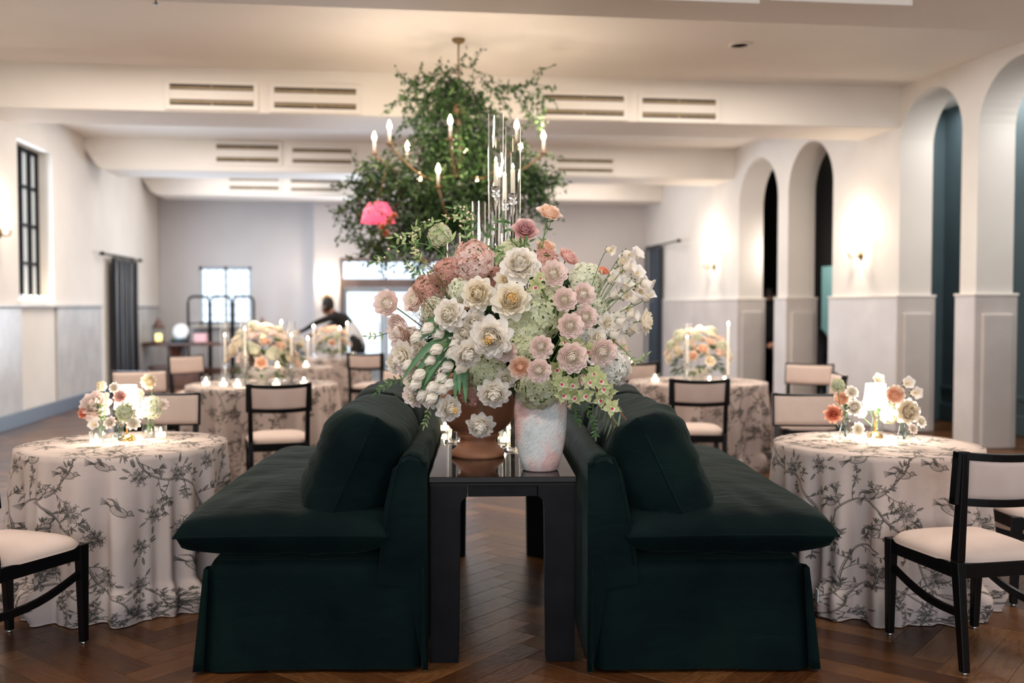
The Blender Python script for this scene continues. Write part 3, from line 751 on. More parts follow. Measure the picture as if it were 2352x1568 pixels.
def round_table(r, d, rad, tl, cl, seed, nseg=288, ht=.76):
    p = W(r, d)
    t = empty('round_table', (p.x, p.y, 0), 0, tl, 'table', 'round tables under the printed cloths')
    m = MB(); m.lathe([(0, ht-.03), (rad-.012, ht-.03), (rad-.004, ht-.015), (rad-.012, ht-.004), (0, ht-.004)], 64); m.build('tabletop', mat('plywood', (.3, .2, .11), .6), t)
    m = MB(); m.lathe([(.035, .03), (.035, ht-.03)], 16); m.build('pedestal', STEEL, t)
    for k in range(4):
        a = k*math.pi/2; m = MB(); m.tube([(.03*math.cos(a), .03*math.sin(a), .05), (rad*.65*math.cos(a), rad*.65*math.sin(a), .02)], .018, 8); m.build('leg', STEEL, t)
    o = bpy.data.objects.new('tablecloth', cloth(rad, ht, seed, nseg)); COL.objects.link(o); o.location = (p.x, p.y, 0); o.rotation_euler = (0, 0, seed*2.1)
    tag(o, cl, 'tablecloth', 'grey toile printed tablecloths'); return p
def T(k): return k
TL = 'round pedestal table hidden under the '
T1 = round_table(-1.95, 4.98, .50, TL+'bird print cloth near the window wall', 'bird and blossom print tablecloth beside the sofa on the window side', 1, 384)
T2 = round_table(1.83, 4.98, .50, TL+'bird print cloth nearest the arches', 'bird and blossom print tablecloth lit by the glowing lamp, arch side', 2, 384)
T3 = round_table(-2.22, 8.85, .66, TL+'printed cloth with the large peach centrepiece', 'printed tablecloth under the large peach centrepiece', 3, 240)
T4 = round_table(1.71, 9.15, .63, TL+'printed cloth with the pale dome centrepiece', 'printed tablecloth under the pale dome centrepiece on the arch side', 4, 240)
T5 = round_table(-2.52, 11.4, .46, TL+'small cloth behind the peach centrepiece', 'small printed tablecloth just behind the large peach centrepiece', 5, 144)
T6 = round_table(-2.45, 13.5, .52, TL+'cloth nearest the glass doors', 'printed tablecloth nearest the glass doors', 6, 144)
T8 = round_table(1.15, 12.1, .55, TL+'cloth behind the bouquet, near the blue curtain', 'printed tablecloth in front of the dark blue curtain', 7, 144)

# ================================================================== SOFAS AND CONSOLE
AX = YAW + math.atan((1105-1176)/F)*1.0     # direction of the console and sofas
AX = YAW - R(1.78)
def pillow(w, h, t, seed, nx=26, ny=26, flange=.02, corner=.10, wr=.012, ex=.40):
    """soft cushion in its own plane: x width, z height, y thickness, with pulled corners and creases"""
    g = random.Random(seed); off = Vector((g.uniform(0, 50),)*3); m = MB(); V = []; F_ = []
    for side in (-1, 1):
        for j in range(ny+1):
            for i in range(nx+1):
                a, b = -1+2*i/nx, -1+2*j/ny
                k = max(0, (1-a**4))*max(0, (1-b**4)); th = t/2*k**ex
                x = a*w/2*(1-corner*.5*(1-b*b)*abs(a)**3*-1*-1); z = b*h/2*(1-corner*.5*(1-a*a)*abs(b)**3)
                x = a*w/2*(1-corner*.5*(1-b*b)*abs(a)**3)
                e = max(abs(a), abs(b))
                ang = math.atan2(b, a); cr = noise.noise(Vector((math.cos(ang)*5, math.sin(ang)*5, e*1.2))+off)
                th += side*0 + wr*cr*e**1.5*(k**.3) + wr*.6*noise.noise(Vector((x*5, z*5, side*3))+off)*k**.3
                V.append((x, side*max(th, .004 if e < 1 else .003), z))
    o = (nx+1)*(ny+1)
    for j in range(ny):
        for i in range(nx):
            q = j*(nx+1)+i; F_ += [(q, q+1, q+nx+2, q+nx+1), (o+q+nx+1, o+q+nx+2, o+q+1, o+q)]
    for i in range(nx): F_ += [(i+1, i, o+i, o+i+1), (ny*(nx+1)+i, ny*(nx+1)+i+1, o+ny*(nx+1)+i+1, o+ny*(nx+1)+i)]
    for j in range(ny): a = j*(nx+1); b = a+nx; F_ += [(a, a+nx+1, o+a+nx+1, o+a), (b+nx+1, b, o+b, o+b+nx+1)]
    m.add(V, F_, 0, True)
    return m
def piping(pts, r=.004):
    m = MB(); m.tube(pts, r, 5); return m
def sofa(r0, d0, sgn, label):
    """local x points from the backrest to the sitter (sgn mirrors), y along the seat; origin at the near back corner"""
    p = W(r0, d0); s = empty('slipcovered_sofa', (p.x, p.y, 0), -AX, label, 'sofa'); Ln = 2.05; DW = .86
    X = lambda x: x*sgn
    # slipcover base: rounded box with a flared, softly waving skirt
    m = MB(); n = 120; rows = 18; outline = []
    def rr_pt(t):   # rounded rectangle
        w, l, rc = DW, Ln, .05; per = [(w-2*rc), rc*1.57, (l-2*rc), rc*1.57]*2; tot = sum(per); s_ = t*tot; k = 0
        while s_ > per[k]: s_ -= per[k]; k += 1
        q = s_
        if k == 0: return (rc+q, 0, 0, -1)
        if k == 1: a = -math.pi/2+q/rc; return (w-rc+rc*math.cos(a), rc+rc*math.sin(a), math.cos(a), math.sin(a))
        if k == 2: return (w, rc+q, 1, 0)
        if k == 3: a = q/rc; return (w-rc+rc*math.cos(a), l-rc+rc*math.sin(a), math.cos(a), math.sin(a))
        if k == 4: return (w-rc-q, l, 0, 1)
        if k == 5: a = math.pi/2+q/rc; return (rc+rc*math.cos(a), l-rc+rc*math.sin(a), math.cos(a), math.sin(a))
        if k == 6: return (0, l-rc-q, -1, 0)
        a = math.pi+q/rc; return (rc+rc*math.cos(a), rc+rc*math.sin(a), math.cos(a), math.sin(a))
    V = []
    for j in range(rows+1):
        t = j/rows; z = .425*(1-t)+.012*t
        for i in range(n):
            x, y, nx_, ny_ = rr_pt(i/n); off = noise.noise(Vector((x*3.5+sgn*9, y*2.6, z*1.1)))*.022*t**.8 + noise.noise(Vector((x*9, y*9, z*2.0+sgn)))*.008
            fl = .030*t**1.4+off; fl *= (0.2 if nx_ < -.5 else 1)
            if j == 0: fl -= .022
            V.append((X(x+nx_*fl), y+ny_*fl, z+(.012*noise.noise(Vector((x*3, y*3, 5))) if j == rows else 0)+(.0 if j else .012)))
    F_ = [(j*n+i, j*n+(i+1)%n, (j+1)*n+(i+1)%n, (j+1)*n+i) for j in range(rows) for i in range(n)]
    F_.append(tuple(range(n-1, -1, -1))); m.add(V, F_, 0, True); m.s[-1] = False
    m.build('slipcover_base', VEL, s)
    # corner pleats
    for (cx, cy) in ((DW, .0), (DW, Ln), (0, 0)):
        m = MB(); cx_ = cx+(.030 if cx else -.004); cy_ = cy-.03 if cy == 0 else cy+.03
        V = []; nn = 10
        for j in range(nn+1):
            t = j/nn; z = .40*(1-t)+.012
            for k, (a, b) in enumerate(((-.015, .0), (.004+.022*t, -.004-.006*t), (.006+.02*t, .045+.03*t), (-.01, .06))):
                V.append((X(cx+(a+.018*t if cx else -a*.4)), (cy-.012-.02*t+b) if cy == 0 else (cy+.012+.02*t-b), z))
        F_ = [(j*4+k, j*4+k+1, (j+1)*4+k+1, (j+1)*4+k) for j in range(nn) for k in range(3)]
        m.add(V, F_, 0, True); o = m.build('corner_pleat', VEL, s); so = o.modifiers.new('solid', 'SOLIDIFY'); so.thickness = .004
    # backrest with wedge profile and side flap
    prof = [(-.005, .012), (-.005, .82), (.015, .853), (.055, .865), (.085, .85), (.105, .80), (.135, .66), (.165, .43), (.17, .36), (.05, .34)]
    m = MB(); ny = 40; k = len(prof); V = []
    for j in range(ny+1):
        y = -.012+(Ln+.024)*j/ny
        for q, (a, z) in enumerate(prof):
            w_ = noise.noise(Vector((a*4, y*3.1, z*4+sgn*3)))*.010; e = 1 if 0 < j < ny else .96
            V.append((X(a+w_), y, z*(1 if q not in (2,3,4) else e) + w_*.6))
    F_ = [(j*k+q, j*k+(q+1)%k, (j+1)*k+(q+1)%k, (j+1)*k+q) for j in range(ny) for q in range(k)] + [tuple(range(k)), tuple(ny*k+q for q in range(k-1, -1, -1))]
    m.add(V, F_, 0, True); m.s[-1] = m.s[-2] = False; o = m.build('backrest', VEL, s, bevel=.012)
    m = MB(); m.tube([(X(prof[i][0]), -.020, prof[i][1]) for i in (1, 2, 3, 4, 5, 6, 7)], .004, 6); m.build('piping', VEL, o)
    # seat cushion: thick, with a knife-edge flange running round
    g_ = pillow(.84, Ln+.10, .27, 5+sgn, 34, 60, corner=.05, wr=.018, ex=.27)
    m = MB()
    for (x, y, z) in g_.v:
        a = abs(x)/.45; lip = 0
        m.v.append((X(.555+x*1.0), Ln/2+z, .535+y*(.92 if y > 0 else .84)+.010*a**3))
    m.f = g_.f; m.m = g_.m; m.s = g_.s
    c = m.build('seat_cushion', VEL, s)
    e = .42; l2 = (Ln+.12)/2
    m = MB(); ring = [(X(.555+a*e), Ln/2+b*l2, .545) for a, b in ((-.97,-.99),(-.5,-.975),(0,-.97),(.5,-.975),(.985,-.99),(.96,-.5),(.955,0),(.96,.5),(.985,.99),(0,.97),(-.97,.99))]
    m.tube(ring, .0045, 6); m.build('piping', VEL, c)
    # two big loose back cushions leaning on the backrest
    for i, (yc_, tl, s2) in enumerate(((.52, 25, 1), (1.52, 19, 2))):
        g_ = pillow(.53, .98, .38, 20+i+sgn*7, 30, 34, corner=.10, wr=.030, ex=.36)
        m = MB(); ct, st = math.cos(R(tl)), math.sin(R(tl))
        for (x, y, z) in g_.v:   # x -> height, y -> thickness, z -> along the sofa
            hgt, th = x, y; m.v.append((X(.30+th*ct-hgt*st), yc_+z, min(9, .765+hgt*ct+th*st)))
        m.f = g_.f; m.m = g_.m; m.s = g_.s
        o = m.build('back_cushion', VEL, s)
        m = MB(); m.tube([(X(.30-q*.255*st), yc_-.475, .765+q*.255*ct) for q in (-1, -.5, 0, .5, 1)], .004, 6); m.build('piping', VEL, o)
    return s
LSF = sofa(-.352, 3.93, -1, 'dark green velvet slipcovered sofa facing the window wall, back against the black console')
RSF = sofa(.315, 3.91, 1, 'dark green velvet slipcovered sofa facing the arches, back against the black console')
tg = MB(); tg.box((0, 0, 0), (.004, .004, .0)); 
for sf_, (x, z, w, h) in ((RSF, (.885, .30, .004, .05)),):
    m = MB(); m.box((x+.035, .05, z-.02), (.003, .028, .052)); o = m.build('care_tag', mat('white_label', (.8, .8, .8), .7), sf_); o['label'] = 'small white care tag'

# console
p = W(-.038, 4.0); cs = empty('console_table', (p.x, p.y, 0), -AX, 'long black console table with a glossy top between the green sofas', 'console table')
CWD, CLN = .598, 1.85
m = MB(); m.box((0, CLN/2, .748), (CWD, CLN, .024)); m.build('tabletop', CTOP, cs, bevel=.003)
m = MB(); m.box((0, CLN/2, .729), (CWD-.012, CLN-.012, .012)); m.build('shadow_gap', mat('gap_black', (.004, .004, .004), .8), cs)
for sy in (0, 1):
    for sx in (-1, 1):
        m = MB(); lg = .122; y = .06+(CLN-.12)*sy; x = sx*(CWD/2-.006-lg/2)
        prof = [(-lg/2, 0), (lg/2-.008, 0), (lg/2, .62), (lg/2+.004, .655), (lg/2+.018, .672), (lg/2+.028, .678), (lg/2+.028, .722), (-lg/2, .722)]
        q = [(x-sx*a, y+t, z) for t in (-.055, .055) for a, z in prof]; k = len(prof)
        f = [tuple(range(k)), tuple(range(2*k-1, k-1, -1))] + [(i, i+k, (i+1)%k+k, (i+1)%k) for i in range(k)]
        m.add(q, f, 0, False); m.build('leg', OAKBLK, cs, bevel=.002)
    m = MB(); m.box((0, .06+(CLN-.12)*sy, .70), (CWD-.012-2*lg-.06, .10, .044)); m.build('apron', OAKBLK, cs, bevel=.002)
for sx in (-1, 1):
    m = MB(); m.box((sx*(CWD/2-.03), CLN/2, .70), (.04, CLN-.24, .044)); m.build('side_rail', OAKBLK, cs, bevel=.002)
def CT(u, v, z=.76):   # point on the console: u across, v along
    c, s_ = math.cos(-AX), math.sin(-AX); return Vector((p_cs.x+u*c-v*s_, p_cs.y+u*s_+v*c, z))
p_cs = p

# ================================================================== FLOWERS
def peony_mesh(seed, m, full=1.0, stam=False):
    g = random.Random(seed); mb = MB()
    for k in range(9): mb.petal(k*.698+g.uniform(-.15,.15), .98, .42, 62, 92+g.uniform(-10,10), .30, .02, -.30, .045, 4, 4, g=g)
    for k in range(10): mb.petal(k*.628+g.uniform(-.2,.2), .92, .36, 55, 55+g.uniform(-15,10), .35, .03, -.24, .06, 4, 4, g=g)
    n = int(66*full)
    for k in range(n):
        t = k/n; ph = 12+64*t; mb.petal(k*2.399+g.uniform(-.3,.3), 1.0-.06*t+g.uniform(-.10,.06), .30+.08*g.random(), ph+20, ph-36, .42, .03, -.30, .06, 3, 3, g=g)
    if stam:
        for k in range(26):
            a = g.uniform(0, 6.28); q = g.uniform(0, .22); mb.tube([(q*.5*math.cos(a), q*.5*math.sin(a), .2), (q*math.cos(a), q*math.sin(a), .70+g.uniform(-.05,.1))], [.012, .02], 4, 1)
    return mb.mesh('petals', [m, YEL])
def ranunc_mesh(seed, m, green=True):
    g = random.Random(seed); mb = MB(); nl = 10
    for l in range(nl):
        t = l/(nl-1); n = 5+int(5*t); rb = .04+.42*t
        for k in range(n):
            mb.petal(k*2*math.pi/n+l*.5+g.uniform(-.12,.12), .40+.28*t, (.20+.24*t), 20+55*t, -38+75*t, .32, rb, .10-.34*t, .012+.014*t, 4, 4, g=g, tip=.86)
    for k in range(10):
        a = g.uniform(0, 6.28); mb.tube([(0, 0, .2), (.09*math.cos(a), .09*math.sin(a), .42)], [.02, .012], 4, 1)
    return mb.mesh('petals', [m, LEAFD if green else m])
def rose_mesh(seed, m, open_=1.0):
    g = random.Random(seed); mb = MB()
    for l in range(7):
        t = l/6; n = 3+l//2
        for k in range(n):
            mb.petal(k*2*math.pi/n+l*.9+g.uniform(-.15,.15), .85+.1*t, .26+.30*t, 10+55*t*open_, -14+80*t*t*open_, .40, .04+.16*t, -.38, .02+.02*t, 4, 4, g=g, tip=.84)
    return mb.mesh('petals', [m])
def hyd_mesh(seed, m, m2=None, n=200, lo=-.5, flat=.85):
    g = random.Random(seed); mb = MB()
    for k in range(n):
        z = 1-(k+.5)/n*(1-lo); r = math.sqrt(max(0, 1-z*z)); a = k*2.39996
        p = Vector((r*math.cos(a), r*math.sin(a), z*flat)); p *= g.uniform(.84, 1.04)*(1+.10*noise.noise(p*2.2+Vector((seed%17,)*3))); nn = (Vector((p.x, p.y, p.z/flat)).normalized()+Vector((g.uniform(-.45,.45), g.uniform(-.45,.45), g.uniform(-.45,.45)))).normalized()
        Mx = Matrix.Translation(p) @ nn.to_track_quat('Z', 'Y').to_matrix().to_4x4() @ Matrix.Rotation(g.uniform(0, 1.5), 4, 'Z')
        s_ = g.uniform(.125, .165); mi = 1 if (m2 and g.random() < .3) else 0
        for q in range(4):
            c, s2 = math.cos(q*math.pi/2), math.sin(q*math.pi/2)
            def pt(u, v, w): return ((u*c-v*s2)*s_, (u*s2+v*c)*s_, w*s_)
            mb.add([pt(0,0,-.05), pt(.55,-.5,.10), pt(.55,.5,.10), pt(1.05,-.28,.02), pt(1.12,0,-.04), pt(1.05,.28,.02)], [(0,1,2), (1,3,4), (1,4,2), (2,4,5)], mi, True, Mx)
        mb.add([((i)*.03*s_*4, j*.03*s_*4, .12*s_) for i, j in ((-1,-1),(1,-1),(1,1),(-1,1))], [(0,1,2,3)], mi, False, Mx)
    mb.lathe([(0, lo*.8), (.6, lo*.7), (.78, 0), (.58, .48), (0, .64)], 14, mi=2)
    return mb.mesh('florets', [m, m2 or m, LEAFG])
def tulip_mesh(seed, m):
    g = random.Random(seed); mb = MB()
    for l, n in ((0, 3), (1, 3)):
        for k in range(n): mb.petal(k*2.094+l*1.047, 1.75, .62, 58-8*l, -30+g.uniform(-4, 8), .38, .04, -.8, .01, 4, 6, g=g, tip=.94)
    return mb.mesh('petals', [m])
def bell_mesh(seed, m):
    g = random.Random(seed); mb = MB()
    def fn(r, z, a): return r*(1+.16*max(0, z)*math.cos(5*a))
    mb.lathe([(.05, -.9), (.35, -.75), (.50, -.35), (.52, .1), (.66, .45), (.98, .66), (.95, .68), (.6, .42), (.46, .0), (.0, -.6)], 20, fn=lambda r, z, a: r*(1+.20*max(0, z)*math.cos(5*a)))
    for k in range(5): a = k*1.257; mb.leaf(Vector((.1*math.cos(a), .1*math.sin(a), -.95)), Vector((math.cos(a), math.sin(a), .7)), Vector((0, 0, 1)), .6, .4, 1)
    mb.tube([(0, 0, -.6), (0, 0, .3)], [.05, .08], 5, 2)
    return mb.mesh('petals', [m, LEAFG, YEL])
def orchid_mesh(seed):
    g = random.Random(seed); mb = MB()
    for k in range(5): mb.petal(math.pi/2+k*1.2566, 1.0, .30, 75, 100+g.uniform(-12, 15), .25, .04, 0, .01, 3, 4, g=g, tip=.97)
    mb.petal(-math.pi/2, .55, .26, 30, 85, -.3, .02, .06, .02, 4, 3, 1, g=g); mb.petal(-math.pi/2, .30, .16, 20, 70, -.3, .05, .16, .0, 3, 2, 2, g=g)
    mb.tube([(0, .02, 0), (0, .06, .22), (0, -.02, .34)], [.09, .07, .05], 6, 1)
    return mb.mesh('petals', [PM['orchid'], PM['white'], PM['lip']])
def plume_mesh(seed):
    g = random.Random(seed); mb = MB()
    for k in range(420):
        t = g.random(); a = g.uniform(0, 6.28); r = .55*(1-t)**.6*g.uniform(.4, 1)
        p = Vector((r*math.cos(a), r*math.sin(a), -1+2.1*t)); d = Vector((g.gauss(0,1), g.gauss(0,1), g.gauss(.5,1))).normalized()*.11
        q = d.orthogonal().normalized()*.03; mb.add([p-q, p+d, p+q], [(0,1,2)], 0, False)
    mb.tube([(0, 0, -1.1), (0, 0, 1)], [.03, .01], 4)
    return mb.mesh('plume', [PM['brown']])
def carn_mesh(seed, m):   # ruffled lily-like loose bloom
    g = random.Random(seed); mb = MB()
    for l in range(5):
        t = l/4
        for k in range(5+l): mb.petal(k*6.283/(5+l)+l*.7+g.uniform(-.2,.2), .75+.25*t, .30+.08*t, 20+45*t, -10+95*t, .3, .03, -.3, .06, 4, 4, g=g)
    return mb.mesh('petals', [m])
_cache = {}
def bloom_mesh(kind, col, var=0):
    key = (kind, col, var)
    if key not in _cache:
        m = PM.get(col, PM['white']); s_ = hash_(kind+col)+var
        _cache[key] = {'peony': lambda: peony_mesh(s_, m), 'openpeony': lambda: peony_mesh(s_, m, .8, True), 'ranunculus': lambda: ranunc_mesh(s_, m), 'rose': lambda: rose_mesh(s_, m),
            'gardenrose': lambda: ranunc_mesh(s_, m, False), 'hydrangea': lambda: hyd_mesh(s_, m, PM['limew'] if col == 'lime' else (PM['dusty'] if col == 'pink' else None)), 'tulip': lambda: tulip_mesh(s_, m),
            'bellflower': lambda: bell_mesh(s_, m), 'orchid': lambda: orchid_mesh(s_), 'plume': lambda: plume_mesh(s_), 'loose': lambda: carn_mesh(s_, m)}[kind]()
    return _cache[key]
def hash_(s_): return sum((i+3)*ord(c) for i, c in enumerate(s_)) % 9973
def curve_pts(a, b, sag, n=8):
    return [a.lerp(b, i/n)+sag*(4*(i/n)*(1-i/n)) for i in range(n+1)]
NAME = {'openpeony': 'peony', 'gardenrose': 'garden_rose', 'loose': 'lisianthus', 'plume': 'smoke_plume'}
CATN = {'hydrangea': 'hydrangea'}
def bloom(kind, col, loc, size, face, label, group, root=None, var=0, calyx=True, stem_r=.0028, roll=None, leafy=0, g=rnd):
    o = empty(NAME.get(kind, kind), loc, 0, label, 'flower', group); o.scale = (size,)*3
    q = face.normalized().to_track_quat('Z', 'Y') @ Matrix.Rotation(roll if roll is not None else g.uniform(0, 6.28), 4, 'Z').to_quaternion()
    o.rotation_mode = 'QUATERNION'; o.rotation_quaternion = q
    nm = 'florets' if kind == 'hydrangea' else ('plume' if kind == 'plume' else 'petals')
    child(bloom_mesh(kind, col, var), nm, o)
    if root is not None:
        Mi = (Matrix.Translation(loc) @ q.to_matrix().to_4x4() @ Matrix.Scale(size, 4)).inverted()
        base = loc - face.normalized()*size*(.8 if kind == 'tulip' else .35)
        c = base - face.normalized()*size*1.6
        P_ = []
        for i in range(9):   # quadratic curve from the bloom back to where it is held
            t = i/8; P_.append(base*(1-t)**2 + c*2*t*(1-t) + root*t*t)
        m = MB(); m.tube([Mi @ v for v in P_], stem_r/size, 6); m.build('stem', STEMG, o)
    return o
def leaves_mesh(items, mats):
    m = MB()
    for it_ in items: m.leaf(*it_)
    return m

# ------------------------------------------------------------------ urn, vase and the great arrangement
TERRA = noisy('terracotta', (.30, .115, .055), (.46, .20, .105), 5, .62, .15, 30)
up_ = PZ(1098, 1046, .76); urn = empty('terracotta_urn', (up_.x, up_.y, .7601), 0, 'terracotta urn with a waisted foot behind the white vase on the console', 'urn')
m = MB(); m.lathe([(0, 0), (.120, 0), (.123, .012), (.120, .026), (.098, .044), (.084, .064), (.080, .082), (.097, .092), (.098, .102), (.092, .108), (.125, .128), (.165, .175), (.181, .235), (.183, .305), (.172, .350), (.176, .362), (.170, .372), (.150, .370), (.150, .30), (.09, .17), (0, .16)], 56); m.build('body', TERRA, urn)
m = MB(); m.lathe([(.172, .340), (.187, .348), (.190, .362), (.184, .376), (.165, .378), (.165, .34)], 56, closed=True); m.build('rim', TERRA, urn)
vp = PZ(1241, 1078, .76)
VASE = mat('chalky_vase', (.7, .7, .7), .85, spec=.2)
tc = N(VASE, 'ShaderNodeTexCoord'); n1 = N(VASE, 'ShaderNodeTexNoise'); n1.inputs['Scale'].default_value = 7.5; n1.inputs['Detail'].default_value = 2.5
L(VASE, tc.outputs['Object'], n1.inputs['Vector'])
m0 = N(VASE, 'ShaderNodeMapping'); m0.inputs['Rotation'].default_value = (0, R(45), 0); L(VASE, tc.outputs['Object'], m0.inputs[0])
mp = N(VASE, 'ShaderNodeMapping'); mp.inputs['Scale'].default_value = (45, 30, 330); L(VASE, m0.outputs[0], mp.inputs[0])
n3 = N(VASE, 'ShaderNodeTexNoise'); n3.inputs['Scale'].default_value = 1.0; n3.inputs['Detail'].default_value = 2; L(VASE, mp.outputs[0], n3.inputs['Vector'])
n4 = N(VASE, 'ShaderNodeTexNoise'); n4.inputs['Scale'].default_value = 420; n4.inputs['Detail'].default_value = 1; L(VASE, tc.outputs['Object'], n4.inputs['Vector'])
c1 = ramp(VASE, n1.outputs[0], [(.38, (.62, .66, .66)), (.47, (.72, .68, .66)), (.60, (.80, .52, .48))])
sc1 = ramp(VASE, n3.outputs[0], [(.40, (.62, .62, .62)), (.50, (1, 1, 1))])
mx = N(VASE, 'ShaderNodeMix', data_type='RGBA', blend_type='MULTIPLY'); mx.inputs['Factor'].default_value = .6
L(VASE, c1, mx.inputs[6]); L(VASE, sc1, mx.inputs[7]); L(VASE, mx.outputs[2], BS(VASE).inputs['Base Color'])
ad = N(VASE, 'ShaderNodeMath', operation='MULTIPLY_ADD'); ad.inputs[1].default_value = .35; L(VASE, n4.outputs[0], ad.inputs[0]); L(VASE, n3.outputs[0], ad.inputs[2])
bp = N(VASE, 'ShaderNodeBump'); bp.inputs['Strength'].default_value = .5; bp.inputs['Distance'].default_value = .003
L(VASE, ad.outputs[0], bp.inputs['Height']); L(VASE, bp.outputs[0], BS(VASE).inputs['Normal'])
vs_ = empty('barrel_vase', (vp.x, vp.y, .7601), 0, 'chalky white and pink brushed barrel vase on the front of the black console', 'vase')
m = MB(); m.lathe([(0, 0), (.068, 0), (.076, .006), (.090, .055), (.103, .12), (.110, .19), (.1115, .25), (.109, .30), (.104, .335), (.100, .342), (.093, .34), (.095, .30), (.095, .10), (.06, .03), (0, .02)], 64); m.build('body', VASE, vs_)

FWD = W(0, 1); RT = W(1, 0); UP = Vector((0, 0, 1))
urn_mouth = up_ + UP*.36; vase_mouth = vp + UP*.33
BC = (1180, 745)
bg_ = random.Random(21)
SZ = {'peony': 1.12, 'openpeony': 1.1, 'ranunculus': 1.06, 'rose': 1.05, 'gardenrose': 1.08, 'hydrangea': 1.08, 'bellflower': 1.2, 'orchid': 1.05, 'plume': 1.2, 'tulip': 1.65, 'loose': 1.1}
def put(kind, col, px, py, rpx, label, group='flowers of the great arrangement', d=None, face=None, fz=1.0, **kw):
    x = (px-BC[0])/330; y = (BC[1]-py)/300; rho = min(1, math.hypot(x, y))
    if d is None: d = 4.30 - .34*math.sqrt(max(0, 1-rho**2))
    loc = P(px, py, d)
    if face is None: face = -FWD*fz + RT*x*.9 + UP*y*.9 + Vector((bg_.uniform(-.12,.12), 0, bg_.uniform(-.12,.12)))
    else: face = -FWD*face[0] + RT*face[1] + UP*face[2]
    sz = rpx*d/F*SZ.get(kind, 1.0)
    kk = dict(root=(urn_mouth if px < 1170 else vase_mouth)+Vector((bg_.uniform(-.05,.05), bg_.uniform(-.04,.04), bg_.uniform(-.03,.03))), g=bg_); kk.update(kw)
    return bloom(kind, col, loc, sz, face, label, group, **kk)
ORD = ['first', 'second', 'third', 'fourth', 'fifth', 'sixth', 'seventh', 'eighth', 'ninth', 'tenth', 'eleventh', 'twelfth', 'thirteenth', 'fourteenth', 'fifteenth', 'sixteenth', 'seventeenth', 'eighteenth', 'nineteenth', 'twentieth', 'twenty-first', 'twenty-second', 'twenty-third', 'twenty-fourth']
def rank(lst, k):
    o_ = sorted(range(len(lst)), key=lambda i: (lst[i][1], lst[i][0])); i = o_.index(k)
    return 'topmost' if i == 0 else ('lowest' if i == len(lst)-1 else ORD[i]+' from the top')
# white peonies
put('peony', 'white', 1195, 608, 46, 'large white peony at the top of the great arrangement, beside the pink hydrangea')
put('openpeony', 'cream', 1174, 690, 46, 'ruffled ivory peony just below the topmost white peony', d=3.95)
put('peony', 'cream', 1098, 674, 40, 'round ivory peony to the side of the ruffled central one', d=4.0)
put('peony', 'white', 1031, 722, 38, 'shaggy white peony above the tulips')
put('openpeony', 'white', 1128, 775, 50, 'big white peony with a yellow heart at the centre of the arrangement', d=3.88)
put('peony', 'white', 1073, 813, 38, 'cupped white peony between the tulips and the yellow-hearted one', face=(.7, .35, -.5), d=3.93)
put('peony', 'white', 1068, 764, 32, 'half hidden white peony behind the cupped one', d=4.02)
put('peony', 'white', 1134, 904, 38, 'white peony low down over the terracotta urn, on green hydrangea', d=3.98)
put('openpeony', 'white', 1032, 938, 33, 'drooping white peony with orange stamens in front of the urn rim', face=(.8, .55, -.1), d=4.08, root=urn_mouth+RT*.02)
put('peony', 'white', 1104, 978, 34, 'lowest white peony hanging in front of the urn body', face=(.9, -.1, -.7), d=4.12)
put('peony', 'white', 955, 880, 34, 'blush white peony low on the window side of the arrangement', d=4.12)
put('loose', 'white', 925, 815, 36, 'loose white bloom at the outer window-side edge, over the sofa')
for (x, y, r_, k_, c_, lb, d_) in ((932,838,32,'loose','blush','frilled blush bloom low behind the tulips, window side',4.14), (962,800,30,'loose','white','frilled white bloom behind the upper tulips',4.12), (905,836,26,'loose','white','small frilled bloom at the outer edge over the sofa back',4.18), (985,912,30,'loose','white','frilled white bloom beneath the lowest tulips',4.1),
        (948,912,28,'loose','blush','blush bloom at the bottom corner over the sofa back',4.14), (1020,800,30,'hydrangea','limew','pale hydrangea behind the tulip blades',4.16), (1090,740,30,'peony','white','white peony peeping between the shaggy and ivory peonies',4.03), (1395,742,26,'loose','white','frilled white bloom under the bellflower stems',4.12), (1372,775,24,'loose','white','small white bloom above the orchid tops',4.08),
        (1345,775,26,'hydrangea','white','white floret head between the ringed and largest ranunculus',4.12), (1160,645,26,'loose','cream','cream bloom squeezed under the top white peony',4.1), (1270,668,24,'hydrangea','limew','pale floret head between the shoulder ranunculus',4.1), (1430,850,20,'loose','white','small white bloom at the outer edge of the frilled hydrangea',4.12), (1160,870,26,'loose','white','white bloom between the two lowest green hydrangeas',4.05)):
    put(k_, c_, x, y, r_, lb, d=d_)
# ranunculus
for (x, y, r_, lb, d_) in ((1272, 628, 32, 'pale ranunculus directly under the peach roses', None), (1297, 688, 29, 'pink ranunculus above the green hydrangea', 3.98), (1341, 675, 28, 'ivory hearted ranunculus at the shoulder of the arrangement', None),
        (1310, 748, 31, 'pink ringed ranunculus in the middle of the arch side', 3.93), (1346, 728, 28, 'pink ranunculus tucked behind the ringed one', None), (1243, 797, 29, 'pink ranunculus with a black-green heart over green hydrangea', 3.88),
        (1238, 851, 29, 'flat pink ranunculus beside the peach garden rose', 3.87), (1314, 821, 37, 'largest ranunculus with a green heart, above the orchids', 3.90), (1385, 809, 34, 'big ranunculus on the white hydrangea at the arch side', 3.99)):
    put('ranunculus', 'blush', x, y, r_, lb, d=d_, fz=1.6, var=int(x) % 2)
put('gardenrose', 'peach', 1195, 843, 28, 'apricot centred garden rose just above the vase', d=3.88, fz=2)
put('gardenrose', 'blush', 1162, 806, 26, 'blush rose squeezed between the yellow-hearted peony and green hydrangea', d=3.95)
put('rose', 'cream', 1484, 738, 30, 'cream rose standing out sideways at the far arch-side tip', face=(.35, 1, -.05), d=4.2)
put('rose', 'mauve', 1206, 527, 30, 'mauve rose in front of the tall candle glasses', face=(.8, .1, .5), d=4.3)
